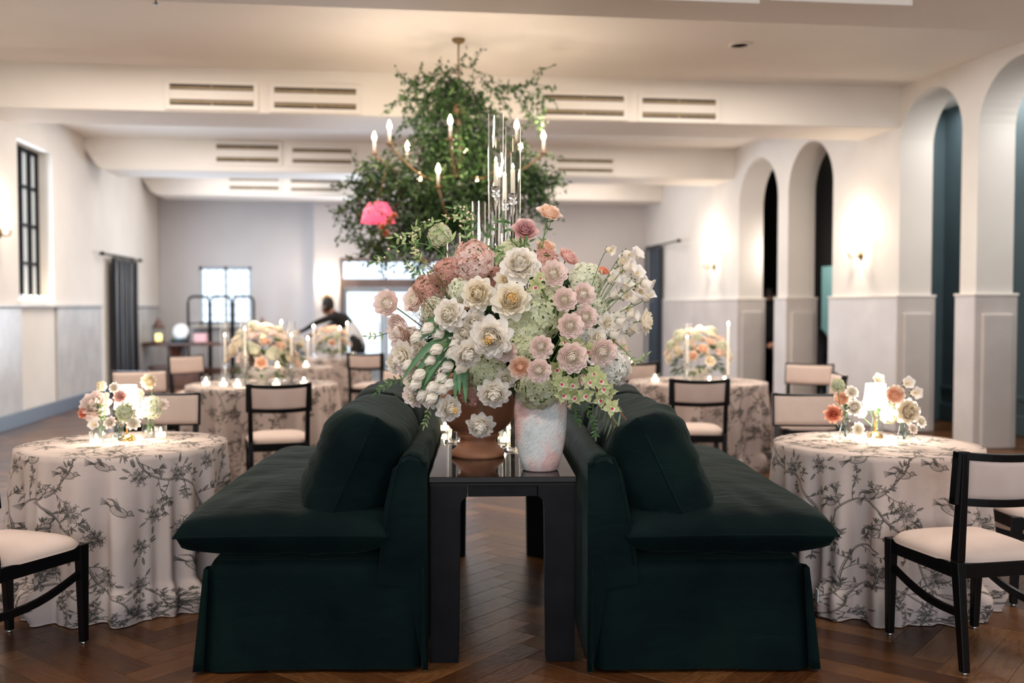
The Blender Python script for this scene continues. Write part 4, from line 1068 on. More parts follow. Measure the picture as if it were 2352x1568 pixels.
put('rose', 'peach', 1262, 488, 30, 'highest peach rose on a bare stem', face=(.5, .3, .8), d=4.32)
put('rose', 'pink', 1306, 590, 28, 'dusty pink rose beyond the pale ranunculus', face=(.4, .5, .6), d=4.32)
put('rose', 'peach', 1254, 566, 24, 'soft peach rose behind the white top peony', face=(.6, .2, .7), d=4.42)
put('rose', 'coral', 1385, 622, 18, 'small coral rose among the bellflower stems', face=(.3, .3, .9), d=4.3)
put('gardenrose', 'blush', 888, 696, 31, 'pale pink garden rose at the outermost window-side tip', d=4.15, fz=2)
put('gardenrose', 'blush', 917, 757, 38, 'long blush rose below the outermost pink one', face=(.8, -.8, -.2), d=4.18)
put('rose', 'blush', 950, 688, 30, 'blush rose behind the outermost garden rose', d=4.25)
put('rose', 'peach', 1060, 700, 20, 'small peach rose below the cream hydrangea', d=4.12)
# hydrangeas
for (x, y, r_, c_, lb, d_) in ((1087, 598, 43, 'pink', 'round pink hydrangea head above the ivory peonies', 4.12), (1030, 627, 33, 'dusty', 'coppery pink hydrangea behind the smoke plumes', 4.25), (1138, 648, 32, 'dusty', 'coppery hydrangea between the pink head and ivory peony', 4.25),
        (1250, 606, 32, 'dusty', 'coppery hydrangea behind the top white peony', 4.3), (1235, 722, 58, 'lime', 'large lime hydrangea in the centre', 4.08), (1192, 762, 40, 'lime', 'lime hydrangea under the ruffled ivory peony', 4.06),
        (1210, 800, 36, 'lime', 'lime hydrangea behind the black-hearted ranunculus', 4.05), (1240, 886, 50, 'lime', 'lime hydrangea resting on the mouth of the vase', 4.06), (1118, 858, 44, 'lime', 'lime hydrangea over the terracotta urn', 4.12),
        (1408, 846, 40, 'white', 'frilled white hydrangea on the arch side above the sofa', 4.10), (1345, 645, 38, 'limew', 'pale hydrangea behind the shoulder ranunculus', 4.25), (1362, 712, 36, 'limew', 'pale hydrangea behind the bellflowers', 4.2),
        (1058, 668, 28, 'limew', 'cream hydrangea above the shaggy peony', 4.12), (985, 668, 36, 'dusty', 'faded pink hydrangea inside the window-side edge', 4.28), (1000, 715, 34, 'limew', 'cream hydrangea beside the smoke plumes', 4.22),
        (965, 842, 42, 'blush', 'pinkish white hydrangea behind the tulips', 4.2), (940, 790, 38, 'blush', 'blush hydrangea low behind the long rose', 4.25), (1180, 590, 40, 'lime', 'lime hydrangea behind the top white peony', 4.42), (1010, 540, 26, 'lime', 'yellow green hydrangea high in the greenery', 4.45), (1085, 905, 26, 'dusty', 'faded hydrangea at the urn rim', 4.15)):
    put('hydrangea', c_, x, y, r_, lb, d=d_)
# tulips
tul = [(982,754),(957,775),(1006,767),(1002,803),(1037,811),(1027,843),(962,861),(988,828),(1012,870),(993,889),(1014,895),(1031,884),(991,915),(955,882),(936,838),(1060,845),(1046,790),(970,908)]
for k, (x, y) in enumerate(tul):
    put('tulip', 'white', x, y, 13 if k not in (7, 14) else 11, f'closed white tulip, {rank(tul, k)} in the drooping tulip bunch', 'white tulips of the great arrangement', d=4.02+.02*(k % 3), face=(bg_.uniform(.2, .6), -.6-bg_.uniform(0, .3), -.35-bg_.uniform(0, .4)), root=P(1060, 800, 4.12))
# bellflowers and their stems
bl = [(1401,574),(1443,585),(1460,586),(1424,624),(1445,612),(1462,628),(1438,656),(1472,651),(1487,652),(1487,680),(1414,675),(1438,680),(1460,685),(1422,723),(1441,712),(1452,758),(1414,770),(1408,640),(1430,600),(1470,668),(1428,740),(1452,722)]
for k, (x, y) in enumerate(bl):
    put('bellflower', 'white' if k else 'cream', x, y, 15 if k else 11, f'white bellflower, {rank(bl, k)} on the fanned arch-side stems', 'white bellflowers of the great arrangement', d=4.12+.03*(k % 4), face=(bg_.uniform(.1, .9), bg_.uniform(.2, .9), bg_.uniform(-.3, .8)), root=P(1330+(k % 3)*12, 760-(k % 4)*12, 4.2), stem_r=.0018, var=k % 3)
# orchids
orc = [(1239,637),(1297,784),(1326,788),(1282,845),(1288,878),(1312,880),(1293,905),(1320,909),(1353,875),(1378,873),(1366,856),(1397,900),(1405,935),(1345,905),(1380,915),(1352,803),(1232,655),(1385,890)]
for k, (x, y) in enumerate(orc):
    put('orchid', 'white', x, y, 24 if k > 2 else 18, f'green orchid with crimson lip, {rank(orc, k)} of the cascade', 'green orchids of the great arrangement', d=3.93+.02*(k % 4), face=(1, bg_.uniform(-.3, .5), bg_.uniform(-.4, .2)), root=P(1320, 830, 4.1), roll=bg_.uniform(-.6, .6), stem_r=.002)
for k, (x, y, r_) in enumerate(((993, 620, 30), (977, 690, 34), (943, 780, 32), (1005, 655, 26), (965, 735, 30))):
    put('plume', 'brown', x, y, r_, f'feathery brown smoke plume, {rank([(993,620),(977,690),(943,780),(1005,655),(965,735)], k)} of the five', 'smoke plumes of the great arrangement', d=4.12, face=(.3, -.5, .6))

# greenery of the arrangement: leafy sprigs (each a thing) and the dense inner foliage
def sprig(pts, n, Ln, mats, label, grp, nm='leafy_sprig', berries=0, wd=.32, droop=0, seed=1, pair=True):
    g = random.Random(seed); o = empty(nm, pts[0], 0, label, 'greenery', grp); b0 = pts[0]
    Q = []   # smooth path
    for i in range(len(pts)-1):
        p0, p1, p2, p3 = pts[max(i-1,0)], pts[i], pts[i+1], pts[min(i+2, len(pts)-1)]
        for k in range(6):
            t = k/6; Q.append(.5*((2*p1)+(p2-p0)*t+(2*p0-5*p1+4*p2-p3)*t*t+(3*p1-p0-3*p2+p3)*t**3))
    Q.append(pts[-1]); Q = [q-b0 for q in Q]
    m = MB(); m.tube(Q, [.0026*(1-.6*i/len(Q)) for i in range(len(Q))], 5); m.build('stem', mats[1], o)
    m = MB()
    for k in range(n):
        t = .18+.82*k/n; i = min(int(t*(len(Q)-1)), len(Q)-2); p_ = Q[i].lerp(Q[i+1], t*(len(Q)-1)-i); d = (Q[i+1]-Q[i]).normalized()
        for s_ in ((-1, 1) if pair else (1 if k % 2 else -1,)):
            sd = d.cross(FWD).normalized()*s_
            dr = (d*g.uniform(.4, .9)+sd*g.uniform(.6, 1)+Vector((0, 0, -droop))+FWD*g.uniform(-.5, .5)).normalized()
            m.leaf(p_, dr, (-FWD+Vector((g.uniform(-.5,.5),)*3)), Ln*g.uniform(.7, 1.15)*(1-.35*t), Ln*wd, 0, g.uniform(.0, .3))
    m.leaf(Q[-1], (Q[-1]-Q[-2]), -FWD, Ln*.8, Ln*wd*.8, 0, .1)
    lf = m.build('leaves', mats[0], o); lf['kind'] = 'stuff'
    if berries:
        m = MB()
        for k in range(berries):
            t = .5+.5*k/berries; i = min(int(t*(len(Q)-1)), len(Q)-2); c = Q[i]+Vector((g.gauss(0,.008), g.gauss(0,.008), g.gauss(0,.008)))
            r_ = .0055; m.lathe([(0, -r_), (r_*.8, -r_*.5), (r_, 0), (r_*.8, r_*.5), (0, r_)], 6, c)
        b = m.build('buds', PM['cream'], o); b['kind'] = 'stuff'
    return o
GS = 'leafy sprigs of the great arrangement'
SPR = [([(1080,640,4.3),(1040,560,4.35),(985,510,4.4),(945,540,4.4),(905,545,4.4)], 9, .055, 'long sprig arching out over the sofa, window side', 8),
 ([(1060,640,4.3),(1000,570,4.35),(930,560,4.4),(885,590,4.4),(862,600,4.4)], 8, .05, 'lowest budding sprig reaching towards the window wall', 10),
 ([(1090,600,4.35),(1085,540,4.4),(1075,490,4.4),(1040,478,4.4)], 8, .05, 'budding sprig at the very top of the arrangement', 14),
 ([(1090,600,4.35),(1070,540,4.4),(1060,500,4.4),(1015,505,4.4)], 7, .05, 'short sprig beside the topmost one', 10),
 ([(1110,600,4.3),(1120,540,4.35),(1150,500,4.35),(1170,540,4.35)], 7, .05, 'sprig curling in front of the tall candle glasses', 0),
 ([(1100,620,4.3),(1130,570,4.3),(1150,590,4.25),(1160,620,4.2)], 6, .05, 'sprig between the pink hydrangea and top peony', 0),
 ([(1030,640,4.3),(970,600,4.35),(950,570,4.4),(955,520,4.4)], 9, .045, 'upright budding sprig near the smoke plumes', 16),
 ([(1000,640,4.3),(960,630,4.3),(935,600,4.35)], 7, .04, 'short sprig over the faded pink hydrangea', 10),
 ([(960,860,4.25),(920,870,4.3),(890,880,4.3),(865,900,4.3)], 7, .04, 'low sprig hanging beside the sofa back, window side', 0),
 ([(960,780,4.25),(900,765,4.3),(865,772,4.3),(845,772,4.3)], 5, .035, 'thin sprig poking towards the glass doors', 0),
 ([(1230,600,4.35),(1240,560,4.4),(1262,520,4.4),(1262,500,4.35)], 4, .04, 'dark stem of the highest peach rose with its leaves', 0),
 ([(1210,600,4.3),(1190,570,4.3),(1215,555,4.25)], 5, .05, 'glossy leaves under the mauve rose', 0),
 ([(1380,760,4.15),(1430,800,4.15),(1460,830,4.15),(1485,815,4.15)], 7, .035, 'leafy tip reaching towards the blue curtain', 0),
 ([(1330,900,4.1),(1350,940,4.1),(1365,975,4.12),(1368,1000,4.12)], 9, .035, 'green sprig hanging straight down by the vase', 0),
 ([(1300,900,4.15),(1320,940,4.15),(1330,970,4.15)], 8, .035, 'green sprig hanging behind the vase shoulder', 0),
 ([(1000,900,4.2),(985,940,4.25),(975,975,4.25)], 7, .035, 'green sprig hanging beside the urn', 0)]
for k, (pp, n, ln, lb, be) in enumerate(SPR):
    sprig([P(*q) for q in pp], n, ln, (LEAFG if k % 3 else LEAFL, STEMG), lb, GS, berries=be, wd=.30, seed=40+k)
WG = 'willow-leaved branches of the great arrangement'
for k, (pp, lb) in enumerate((([(1380,880,4.1),(1415,930,4.1),(1450,980,4.08),(1478,1010,4.05)], 'willow-leaved branch trailing over the arch-side sofa'), ([(1360,880,4.12),(1390,930,4.1),(1412,985,4.1)], 'shorter willow-leaved branch between the vase and the trailing one'))):
    sprig([P(*q) for q in pp], 13, .11, (LEAFW, mat('red_twig', (.30, .08, .05), .5)), lb, WG, nm='willow_branch', wd=.09, droop=1.3, seed=90+k, pair=False)
# tulip leaves: long blades
tl = empty('tulip_leaves', P(1050, 800, 4.15), 0, 'long green tulip blades fanning out under the white tulips', 'greenery', None); m = MB(); b0 = P(1050, 800, 4.15)
for k, (x, y, x2, y2) in enumerate(((1050,760,950,790),(1040,765,925,870),(1045,790,955,900),(1050,800,960,915),(1050,820,1000,930),(1060,800,1055,905),(1065,820,1070,925),(1050,780,990,850),(1040,740,960,765),(1060,790,1020,860),(1070,760,1045,830),(1045,800,975,885),(1055,840,1045,915),(1040,790,940,880))):
    a = P(x, y, 4.10)-b0; b = P(x2, y2, 4.03+.01*(k % 5))-b0; d = b-a; n = 8; V = []; s_ = d.cross(FWD).normalized()
    for i in range(n+1):
        t = i/n; c = a+d*t+UP*(.035*math.sin(math.pi*t))-FWD*.02*math.sin(math.pi*t); w = .014*math.sin(math.pi*(.10+.87*t))**.7
        V += [c-s_*w, c-FWD*-.004, c+s_*w]
    mb = [(i*3+q, i*3+q+1, i*3+q+4, i*3+q+3) for i in range(n) for q in (0, 1)]
    mm = MB(); mm.add(V, mb, 0, True); mm.build('blade', LEAFT, tl)
# inner foliage mass
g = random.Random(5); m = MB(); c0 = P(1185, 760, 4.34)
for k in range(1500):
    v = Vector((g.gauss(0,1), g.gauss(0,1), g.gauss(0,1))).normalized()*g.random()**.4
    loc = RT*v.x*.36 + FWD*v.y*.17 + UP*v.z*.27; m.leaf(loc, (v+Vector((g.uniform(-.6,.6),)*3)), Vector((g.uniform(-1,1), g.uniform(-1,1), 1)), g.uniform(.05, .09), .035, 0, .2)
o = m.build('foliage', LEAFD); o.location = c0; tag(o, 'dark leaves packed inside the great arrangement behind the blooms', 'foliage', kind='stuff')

# ------------------------------------------------------------------ candle glasses on the console
def glass_tube(r_, z0, z1, n=28, w=.0022):
    m = MB(); m.lathe([(r_, z0), (r_, z1), (r_-w, z1), (r_-w, z0)], n, closed=True); return m
def flame_mesh(h=.028):
    m = MB(); m.lathe([(0, 0), (h*.20, h*.18), (h*.25, h*.38), (h*.15, h*.72), (0, h)], 10); return m.mesh('flame', FLAME)
FL = flame_mesh()
def hurricane(loc, r_, ztop, zc, label, cl=.13, cr=.011, group='tall candle glasses on the console', lit=4):
    """glass cylinder around a crystal column, cup and taper; zc = height of the cup above the base"""
    h = empty('candle_glass', loc, 0, label, 'candle holder', group)
    m = glass_tube(r_, .012, ztop); m.build('glass_cylinder', THIN, h)
    m = MB(); m.lathe([(0, 0), (r_+.012, 0), (r_+.012, .008), (r_, .012), (0, .014)], 28); m.build('base', GLASS, h)
    m = MB(); m.lathe([(.010, .014), (.010, zc-.03), (.022, zc-.026), (.024, zc-.018), (.012, zc-.01), (.020, zc), (.022, zc+.02), (.013, zc+.022), (.013, zc+.006), (0, zc+.004)], 10); m.build('crystal_stem', GLASS, h)
    m = MB(); m.lathe([(0, zc+.006), (cr, zc+.006), (cr*.92, zc+.006+cl), (0, zc+.004+cl)], 14); c = m.build('taper', WAX, h)
    f = child(FL, 'flame', c); f.location = (0, 0, zc+.008+cl)
    return h
q = PZ(1138, 1000, .76)
def atd(px, d): a = P(px, 705, d); return Vector((a.x, a.y, .7605))
def hz(py, d): return H+(P(1176, py, d).z-H)-.7605
hurricane(atd(1139, 4.85), .0375, hz(262, 4.85), hz(424, 4.85)-.03, 'tallest glass cylinder with a lit taper, rising out of the arrangement')
hurricane(atd(1178, 4.75), .0375, hz(290, 4.75), hz(440, 4.75)-.03, 'second tallest glass cylinder with a lit taper, beside the tallest')
hurricane(atd(1100, 4.95), .034, hz(463, 4.95), hz(590, 4.95)-.04, 'shorter glass cylinder half hidden in the sprigs', cl=.05)
hurricane(atd(1160, 5.15), .034, hz(352, 5.15), hz(455, 5.15)-.03, 'slim glass cylinder behind the two tallest')
hurricane(atd(1042, 5.05), .036, hz(535, 5.05), hz(620, 5.05)-.04, 'glass cylinder with a low candle behind the pink hydrangea', cl=.05)
point('taper_glow', P(1160, 370, 4.85), 5, WARM, .02)
point('taper_glow', P(1100, 560, 4.9), 3, WARM, .02)
WAXG = mat('glowing_wax', (.95, .85, .7), .5, emit=(1, .78, .52), es=5)
RIB = glassy('ribbed_glass', rough=.03)
def votive_kit():
    m = MB(); fnr = lambda r_, z, a: r_*(1+.035*math.cos(18*a))
    m.lathe([(0, 0), (.031, 0), (.033, .006), (.033, .074), (.030, .074), (.029, .012), (0, .010)], 72, fn=fnr); g_ = m.mesh('glass_cup', THIN)
    m = MB(); m.lathe([(0, .012), (.026, .012), (.026, .036), (0, .037)], 20); w_ = m.mesh('wax', WAXG)
    return Kit('votive_candle', [(g_, 'glass_cup', 0), (w_, 'wax', 0)])
VK = votive_kit()
def votive(px, py, z, label, group, s_=1.0, d=None):
    loc = PZ(px, py, z) if d is None else d
    o = VK.place((loc.x, loc.y, z+.0008), 0, label, 'candle', group, s_)
    f = child(FL, 'flame', o); f.location = (0, 0, .038)
    return o
for (px_, py_, lb) in ((1166, 1006, 'small mirrored votive between the urn and vase on the console'), (1160, 1020, 'votive glass just behind the vase foot'), (1022, 992, 'mirrored votive beside the urn, window side of the console'), (1034, 978, 'votive glass at the far side of the urn on the console'), (1150, 985, 'votive glass behind the urn stem on the console')):
    votive(px_, py_, .76, lb, 'votives on the black console', .95)

# ------------------------------------------------------------------ chandelier
cc = PZ(1053, 90, ZC); ch = empty('chandelier', (cc.x, cc.y, ZC), 0, 'gilded candle chandelier wrapped in greenery, hanging over the sofas', 'chandelier')
m = MB(); m.lathe([(0, 0), (.062, 0), (.064, -.012), (.045, -.035), (.012, -.045), (.012, -.06), (0, -.06)], 24); m.build('canopy', DARKBR, ch)
GILT = noisy('gilded_wood', (.26, .15, .07), (.40, .26, .15), 9, .5)
m = MB(); m.tube([(0, 0, -.05), (0, 0, -.62)], .008, 8); m.build('rod', DARKBR, ch)
m = MB(); m.lathe([(0, -.58), (.02, -.58), (.05, -.63), (.055, -.68), (.02, -.72), (.016, -.84), (.035, -.9), (.03, -1.0), (.05, -1.1), (.075, -1.2), (.05, -1.3), (.02, -1.38), (.03, -1.42), (0, -1.46)], 20); m.build('column', GILT, ch)
ZL = 2.98-ZC
def arm(a, rad_, zb, tag_=''):
    c, s_ = math.cos(a), math.sin(a); pts = []
    for k in range(11):
        t = k/10; rr = .04+(rad_-.04)*t; z = zb-.10-.20*math.sin(math.pi*t)**1.0*(1-t*.35)-(1-t)*.15; pts.append((rr*c, rr*s_, z))
    pts[-1] = (rad_*c, rad_*s_, zb-.10)
    m = MB(); m.tube(pts, .010, 6); ar = m.build('arm', GILT, ch)
    m = MB(); m.lathe([(0, zb-.10), (.035, zb-.092), (.038, zb-.085), (.012, zb-.08), (.014, zb-.06), (0, zb-.06)], 14, (rad_*c, rad_*s_, 0)); m.build('bobeche', GILT, ar)
    m = MB(); m.lathe([(.0125, zb-.07), (.0125, zb+.035), (0, zb+.036)], 12, (rad_*c, rad_*s_, 0)); m.build('candle_sleeve', WAX, ar)
    m = MB(); m.lathe([(0, zb+.034), (.010, zb+.04), (.019, zb+.062), (.018, zb+.08), (.008, zb+.105), (0, zb+.125)], 12, (rad_*c, rad_*s_, 0)); m.build('bulb', BULB, ar)
for k in range(8):
    a = R(-9+45*k); arm(a, .80, ZL)
    point('chandelier_glow', (cc.x+.80*math.cos(a), cc.y+.80*math.sin(a), ZC+ZL+.16), 7.5, WARM, .04)
for k in range(4): arm(R(60+90*k), .42, ZL-.36)
point('chandelier_glow', (cc.x, cc.y-.5, ZC+ZL-.1), 8, WARM, .04)
# greenery on it: vines of small leaves
g = random.Random(17); m = MB(); ms = MB(); D0 = 9.55
def vine(p0, d, n, step, grav, spread, dens=2, L_=.055):
    p_ = Vector(p0); d = Vector(d).normalized(); pts = [p_.copy()]
    for i in range(n):
        d = (d + Vector((g.gauss(0, spread), g.gauss(0, spread), g.gauss(0, spread)-grav))).normalized(); p_ = p_ + d*step; pts.append(p_.copy())
        for k in range(dens):
            m.leaf(p_+Vector((g.gauss(0,.015), g.gauss(0,.015), g.gauss(0,.015))), Vector((g.gauss(0,1), g.gauss(0,1), g.gauss(-.2,1))), Vector((g.gauss(0,1), g.gauss(0,1), 1)), L_*g.uniform(.6, 1.25), L_*.5, 0 if g.random() < .7 else 1, .2)
    ms.tube(pts, .0035, 4)
def at_px(x, y, dd=0): return P(x, y, D0+dd)-cc
# dense cone and lower mass
for (x, y, rx, ry, n) in ((1035,300,65,95,75), (1060,400,110,80,120), (1000,470,110,85,120), (930,420,90,55,60), (880,400,70,50,32), (1215,400,50,50,36), (1120,450,90,70,60), (960,540,90,55,60), (1050,520,80,60,50), (880,560,70,35,30), (1225,430,40,35,16), (1150,350,60,50,26), (1050,215,40,55,34), (1100,230,50,40,14), (985,230,40,50,22), (1010,340,60,60,40), (850,480,50,40,20), (1100,330,50,60,26)):
    for k in range(int(n*1.6)):
        vx, vy, vz = g.gauss(0,.5), g.gauss(0,.5), g.gauss(0,.5); p_ = at_px(x+vx*rx, y+vy*ry, vz*rx*D0/F*1.1)
        vine(p_, (g.gauss(0,1), g.gauss(0,1), g.gauss(-.3,.8)), 7, .035, .05, .25, 2)
for (x, y, dx, dz, n) in ((1100,190,1,.25,24),(1120,210,1,.1,22),(1060,150,-.6,-.2,14),(1150,200,1,-.05,20),(990,220,-1,-.5,14),(965,260,-.4,-1,14),(1230,200,.7,-.6,12),(1010,170,-1,-.3,12),(840,420,-1,-.2,10),(830,440,-.6,-.8,12),(1210,480,.8,-.2,10),(980,200,-.8,-.6,16),(1180,200,.9,-.4,14)):
    for k in range(2): vine(at_px(x, y, g.uniform(-.15, .15)), RT*dx+UP*dz, n, .032, .045, .16, 2)
o = m.build('greenery', [LEAFD, LEAFG]); o.location = cc; tag(o, 'trailing small-leaved greenery wound around the chandelier', 'greenery', kind='stuff')
o2 = ms.build('vine_stems', LEAFD, o); o2['kind'] = 'stuff'
pk = empty('pink_glow_shade', P(868, 497, 9.2), 0, 'pink glow made up as a glass shade in the lower chandelier greenery', 'lamp shade')  # shade form made up for a pink glow of unknown source
m = MB(); m.lathe([(.05, .13), (.085, .125), (.13, .05), (.16, -.06), (.155, -.06), (.12, .05), (.08, .115), (.05, .12)], 28, closed=True); m.build('shade', mat('pink_glass', (.9, .15, .25), .3, emit=(1, .10, .20), es=1.1), pk)
m = MB(); m.lathe([(0, -.02), (.03, 0), (.035, .03), (0, .06)], 14); m.build('bulb', mat('soft_bulb', (1, .6, .5), .5, emit=(1, .55, .4), es=6), pk)
m = MB(); m.tube([(0, 0, .12), (.05, .1, .35), (.1, .25, .55)], .006, 6); m.build('hook', DARKBR, pk)
for k, (x, y) in enumerate(((878, 520), (893, 508), (905, 495), (886, 535))):
    bloom('rose', 'coral', P(x, y, 9.0), .035, -FWD+UP*.3, f'small pink rose, {rank([(878, 520), (893, 508), (905, 495), (886, 535)], k)} under the pink shade', 'pink roses in the chandelier greenery')

# ------------------------------------------------------------------ sconces
GLOW = mat('sconce_shade', (1, .9, .75), .5, emit=(1, .82, .60), es=9)
def sconce(loc, nrm, label, lamps=1, power=14, sz=1.0):
    """plate on the wall at loc, arms reaching along nrm"""
    nrm = Vector(nrm).normalized(); rz = math.atan2(nrm.y, nrm.x); s_ = empty('wall_sconce', loc, rz, label, 'wall light', 'candle sconces on the walls'); s_.scale = (sz,)*3
    m = MB(); m.lathe([(0, 0), (.045, 0), (.045, .012), (.02, .02), (0, .02)], 20, M=Matrix.Rotation(R(90), 4, 'Y')); m.build('back_plate', DARKBR, s_)
    for k in range(lamps):
        y = (k-(lamps-1)/2)*.16
        m = MB(); m.tube([(.01, 0, 0), (.05, y*.5, -.03), (.09, y, -.02), (.10, y, .03)], .007, 6); a = m.build('arm', DARKBR, s_)
        m = MB(); m.lathe([(0, .03), (.025, .034), (.012, .04), (.013, .13), (0, .13)], 12, (.10, y, 0)); m.build('candle_sleeve', WAX, a)
        m = MB(); m.lathe([(0, .13), (.02, .155), (.02, .175), (0, .225)], 12, (.10, y, 0)); m.build('bulb', BULB, a)
    point('sconce_glow', Vector(loc)+nrm*.16*sz+UP*.20*sz, power, WARM, .04)
def on_right(px, py):
    a = P(px, py, 1.0); t = (5.80+.07*10.9)/(a.x+.07*a.y); return Vector((a.x*t, a.y*t, H+(a.z-H)*t))
def on_left(px, py): a = P(px, py, 1.0); t = XL/a.x; return Vector((XL, a.y*t, H+(a.z-H)*t))
q = on_right(1978, 585); sconce(q+Vector((-.002,0,0)), (-1, 0, 0), 'candle sconce on the wall between the arches, with a wide glow', 2, 26, 1.2)
q = on_right(1641, 610); sconce(q+Vector((-.002,0,0)), (-1, 0, 0), 'candle sconce beyond the farthest arch', 2, 30, 1.5)
q = Vector((bx(751), YB-.002, bz(751, 682))); sconce(q, (0, -1, 0), 'double candle sconce beside the glass doors', 2, 14, 1.5)
q = on_left(-2, 535); sconce(q, (1, 0, 0), 'candle sconce at the picture edge beside the tall window', 1, 10, 1.3)

# ------------------------------------------------------------------ sill candles
sillz = win[2]-.03+.025
for k in range(6):
    y = win[0]+.42+k*.155 if k < 6 else 0; y = win[0]+.10+k*(win[1]-win[0]-.2)/5
    o = VK.place((XL-.05, y, sillz+.001), 0, f'glowing votive on the tall window sill, {ORD[k]} from the camera end', 'candle', 'votives on the window sill', 1.15); f = child(FL, 'flame', o); f.location = (0, 0, .038)
point('sill_glow', (XL+.12, win[1]-.25, sillz+.2), 2.5, WARM, .05)

# ------------------------------------------------------------------ curtains
def curtain(y0, y1, zt, xw, nrm, mt, label, rodext, seed, ztop_slope=0, cat='curtain', zr=None, swag=0):
    """gathered curtain hung along a side wall at x = xw"""
    g = random.Random(seed); c = empty('curtain', (xw, (y0+y1)/2, 0), 0, label, cat)
    n = 90; rows = 30; V = []; L_ = y1-y0; ph = g.uniform(0, 6)
    for j in range(rows+1):
        t = j/rows; z = zt-.03-(zt-.05)*t
        for i in range(n+1):
            u = i/n; w = .045+.025*math.sin(3*u*6.28+ph); f = math.sin(u*6.283*7+ph+.6*math.sin(5*u*6.28)+.5*t)
            V.append((nrm*(.10+w*f*(.7+.3*t)), -L_/2+L_*u*(1-.04*math.sin(math.pi*t)), z))
    F_ = [(j*(n+1)+i, j*(n+1)+i+1, (j+1)*(n+1)+i+1, (j+1)*(n+1)+i) for j in range(rows) for i in range(n)]
    m = MB(); m.add(V, F_, 0, True); o = m.build('fabric', mt, c); so = o.modifiers.new('solid', 'SOLIDIFY'); so.thickness = .004
    m = MB(); a, b = rodext; zr = zt; m.tube([(nrm*.10, a-(y0+y1)/2, zr), (nrm*.10, b-(y0+y1)/2, zr)], .014, 10); rd = m.build('rod', STEEL, c)
    for e, s_ in ((a, -1), (b, 1)):
        e -= (y0+y1)/2; m = MB(); m.lathe([(0, -.06), (.02, -.045), (.035, 0), (.015, .03), (.03, .06), (0, .10)], 12, M=Matrix.Translation((nrm*.10, e, zr)) @ Matrix.Rotation(-s_*R(90), 4, 'X')); m.build('finial', STEEL, rd)
        m = MB(); m.box((nrm*.05, e-s_*.18, zr), (.10, .02, .02)); m.build('bracket', STEEL, rd)
    for k in range(8):
        u = (k+.5)/8; m = MB(); ca_ = [(nrm*.10+.024*math.cos(q*math.pi/5), -L_/2+L_*u, zr+.024*math.sin(q*math.pi/5)) for q in range(11)]; m.tube(ca_, .004, 4); m.build('ring', STEEL, rd)
    return c
NAVY = mat('navy_satin', (.012, .028, .050), .38, sheen=.3); BLKC = mat('blue_black_satin', (.006, .009, .016), .30, sheen=.2)
la, lb_ = on_left(243, 590), on_left(296, 600)
curtain(la.y, lb_.y, la.z*.5+lb_.z*.5+.03, XL, 1, BLKC, 'blue-black curtain hanging from a finialled rod beside the window wall', (on_left(220, 575).y, on_left(308, 600).y), 3)
ra, rb_ = on_right(1527, 562), on_right(1474, 575)
curtain(ra.y, min(rb_.y, YB-.1), ra.z, XR(18.3)-.01, -1, NAVY, 'navy blue curtain beyond the bouquet, near the far sconce', (on_right(1578, 552).y, YB-.15), 4)

# ================================================================== SMALL TABLE DRESSING
LAMPS = mat('lamp_shade_glow', (1, .95, .85), .6, emit=(1, .84, .64), es=16)
def table_lamp(px, py, label, power):
    q = PZ(px, py, .76); o = empty('table_lamp', (q.x, q.y, .7605), 0, label, 'lamp', 'cordless lamps on the near tables')
    m = MB(); m.lathe([(0, 0), (.042, 0), (.042, .006), (.036, .022), (.018, .032), (.006, .036), (0, .036)], 24); m.build('base', BRASS, o)
    m = MB(); m.lathe([(.005, .03), (.005, .19), (0, .19)], 10); m.build('pole', BRASS, o)
    m = MB(); m.lathe([(.062, .165), (.050, .285), (.047, .285), (.059, .165)], 32, closed=True); m.lathe([(0, .283), (.047, .283)], 24); m.build('lamp_shade', LAMPS, o)
    point('lamp_glow', (q.x, q.y, .91), power, WARMW, .03); return o
table_lamp(292, 1012, 'small glowing cordless lamp behind the pale peony, window-side table', 5)
table_lamp(2010, 1006, 'bright cordless lamp in the middle of the arch-side table', 9)
def bud_kit():
    m = MB(); m.lathe([(0, 0), (.030, 0), (.033, .008), (.033, .05), (.024, .085), (.019, .105), (.021, .115), (.019, .115), (.017, .104), (.022, .084), (.031, .05), (.031, .010), (0, .008)], 24)
    a = m.mesh('glass', THIN); m = MB()
    m.lathe([(0, .009), (.030, .010), (.030, .045), (0, .046)], 20); b = m.mesh('water', thin('water', (.93, .96, .95)))
    return Kit('bud_vase', [(a, 'glass', 0), (b, 'water', 0)])
BK = bud_kit()
def budvase(px, py, label, grp, items, where, s_=1.0, seed=1):
    g = random.Random(seed); q = PZ(px, py, .76); o = BK.place((q.x, q.y, .7606), 0, label, 'vase', grp, s_); d0 = q.x*SY+q.y*CY
    for k, (kind, col, x, y, r_, lb) in enumerate(items):
        d = d0 + g.uniform(-.05, .05); loc = P(x, y, d); f = -FWD + RT*(x-px)/60*.6 + UP*g.uniform(.0, .6)
        bloom(kind, col, loc, r_*d/F, f, lb, 'flowers in the bud vases '+where, root=Vector((q.x, q.y, .79)), stem_r=.002, g=g)
    m = MB()
    for k in range(14):
        a = g.uniform(0, 6.28); p0 = Vector((q.x, q.y, .86+g.uniform(0, .08))); m.leaf(p0-Vector((q.x, q.y, .86)), Vector((math.cos(a), math.sin(a), g.uniform(.2, 1.2))), Vector((0, 0, 1)), g.uniform(.03, .055), .02)
    l = m.build('leaf_tuft', LEAFG, o); l.scale = (1/s_,)*3; l.location = (0, 0, .1); l['kind'] = 'stuff'
gw = 'bud vases on the near tables'
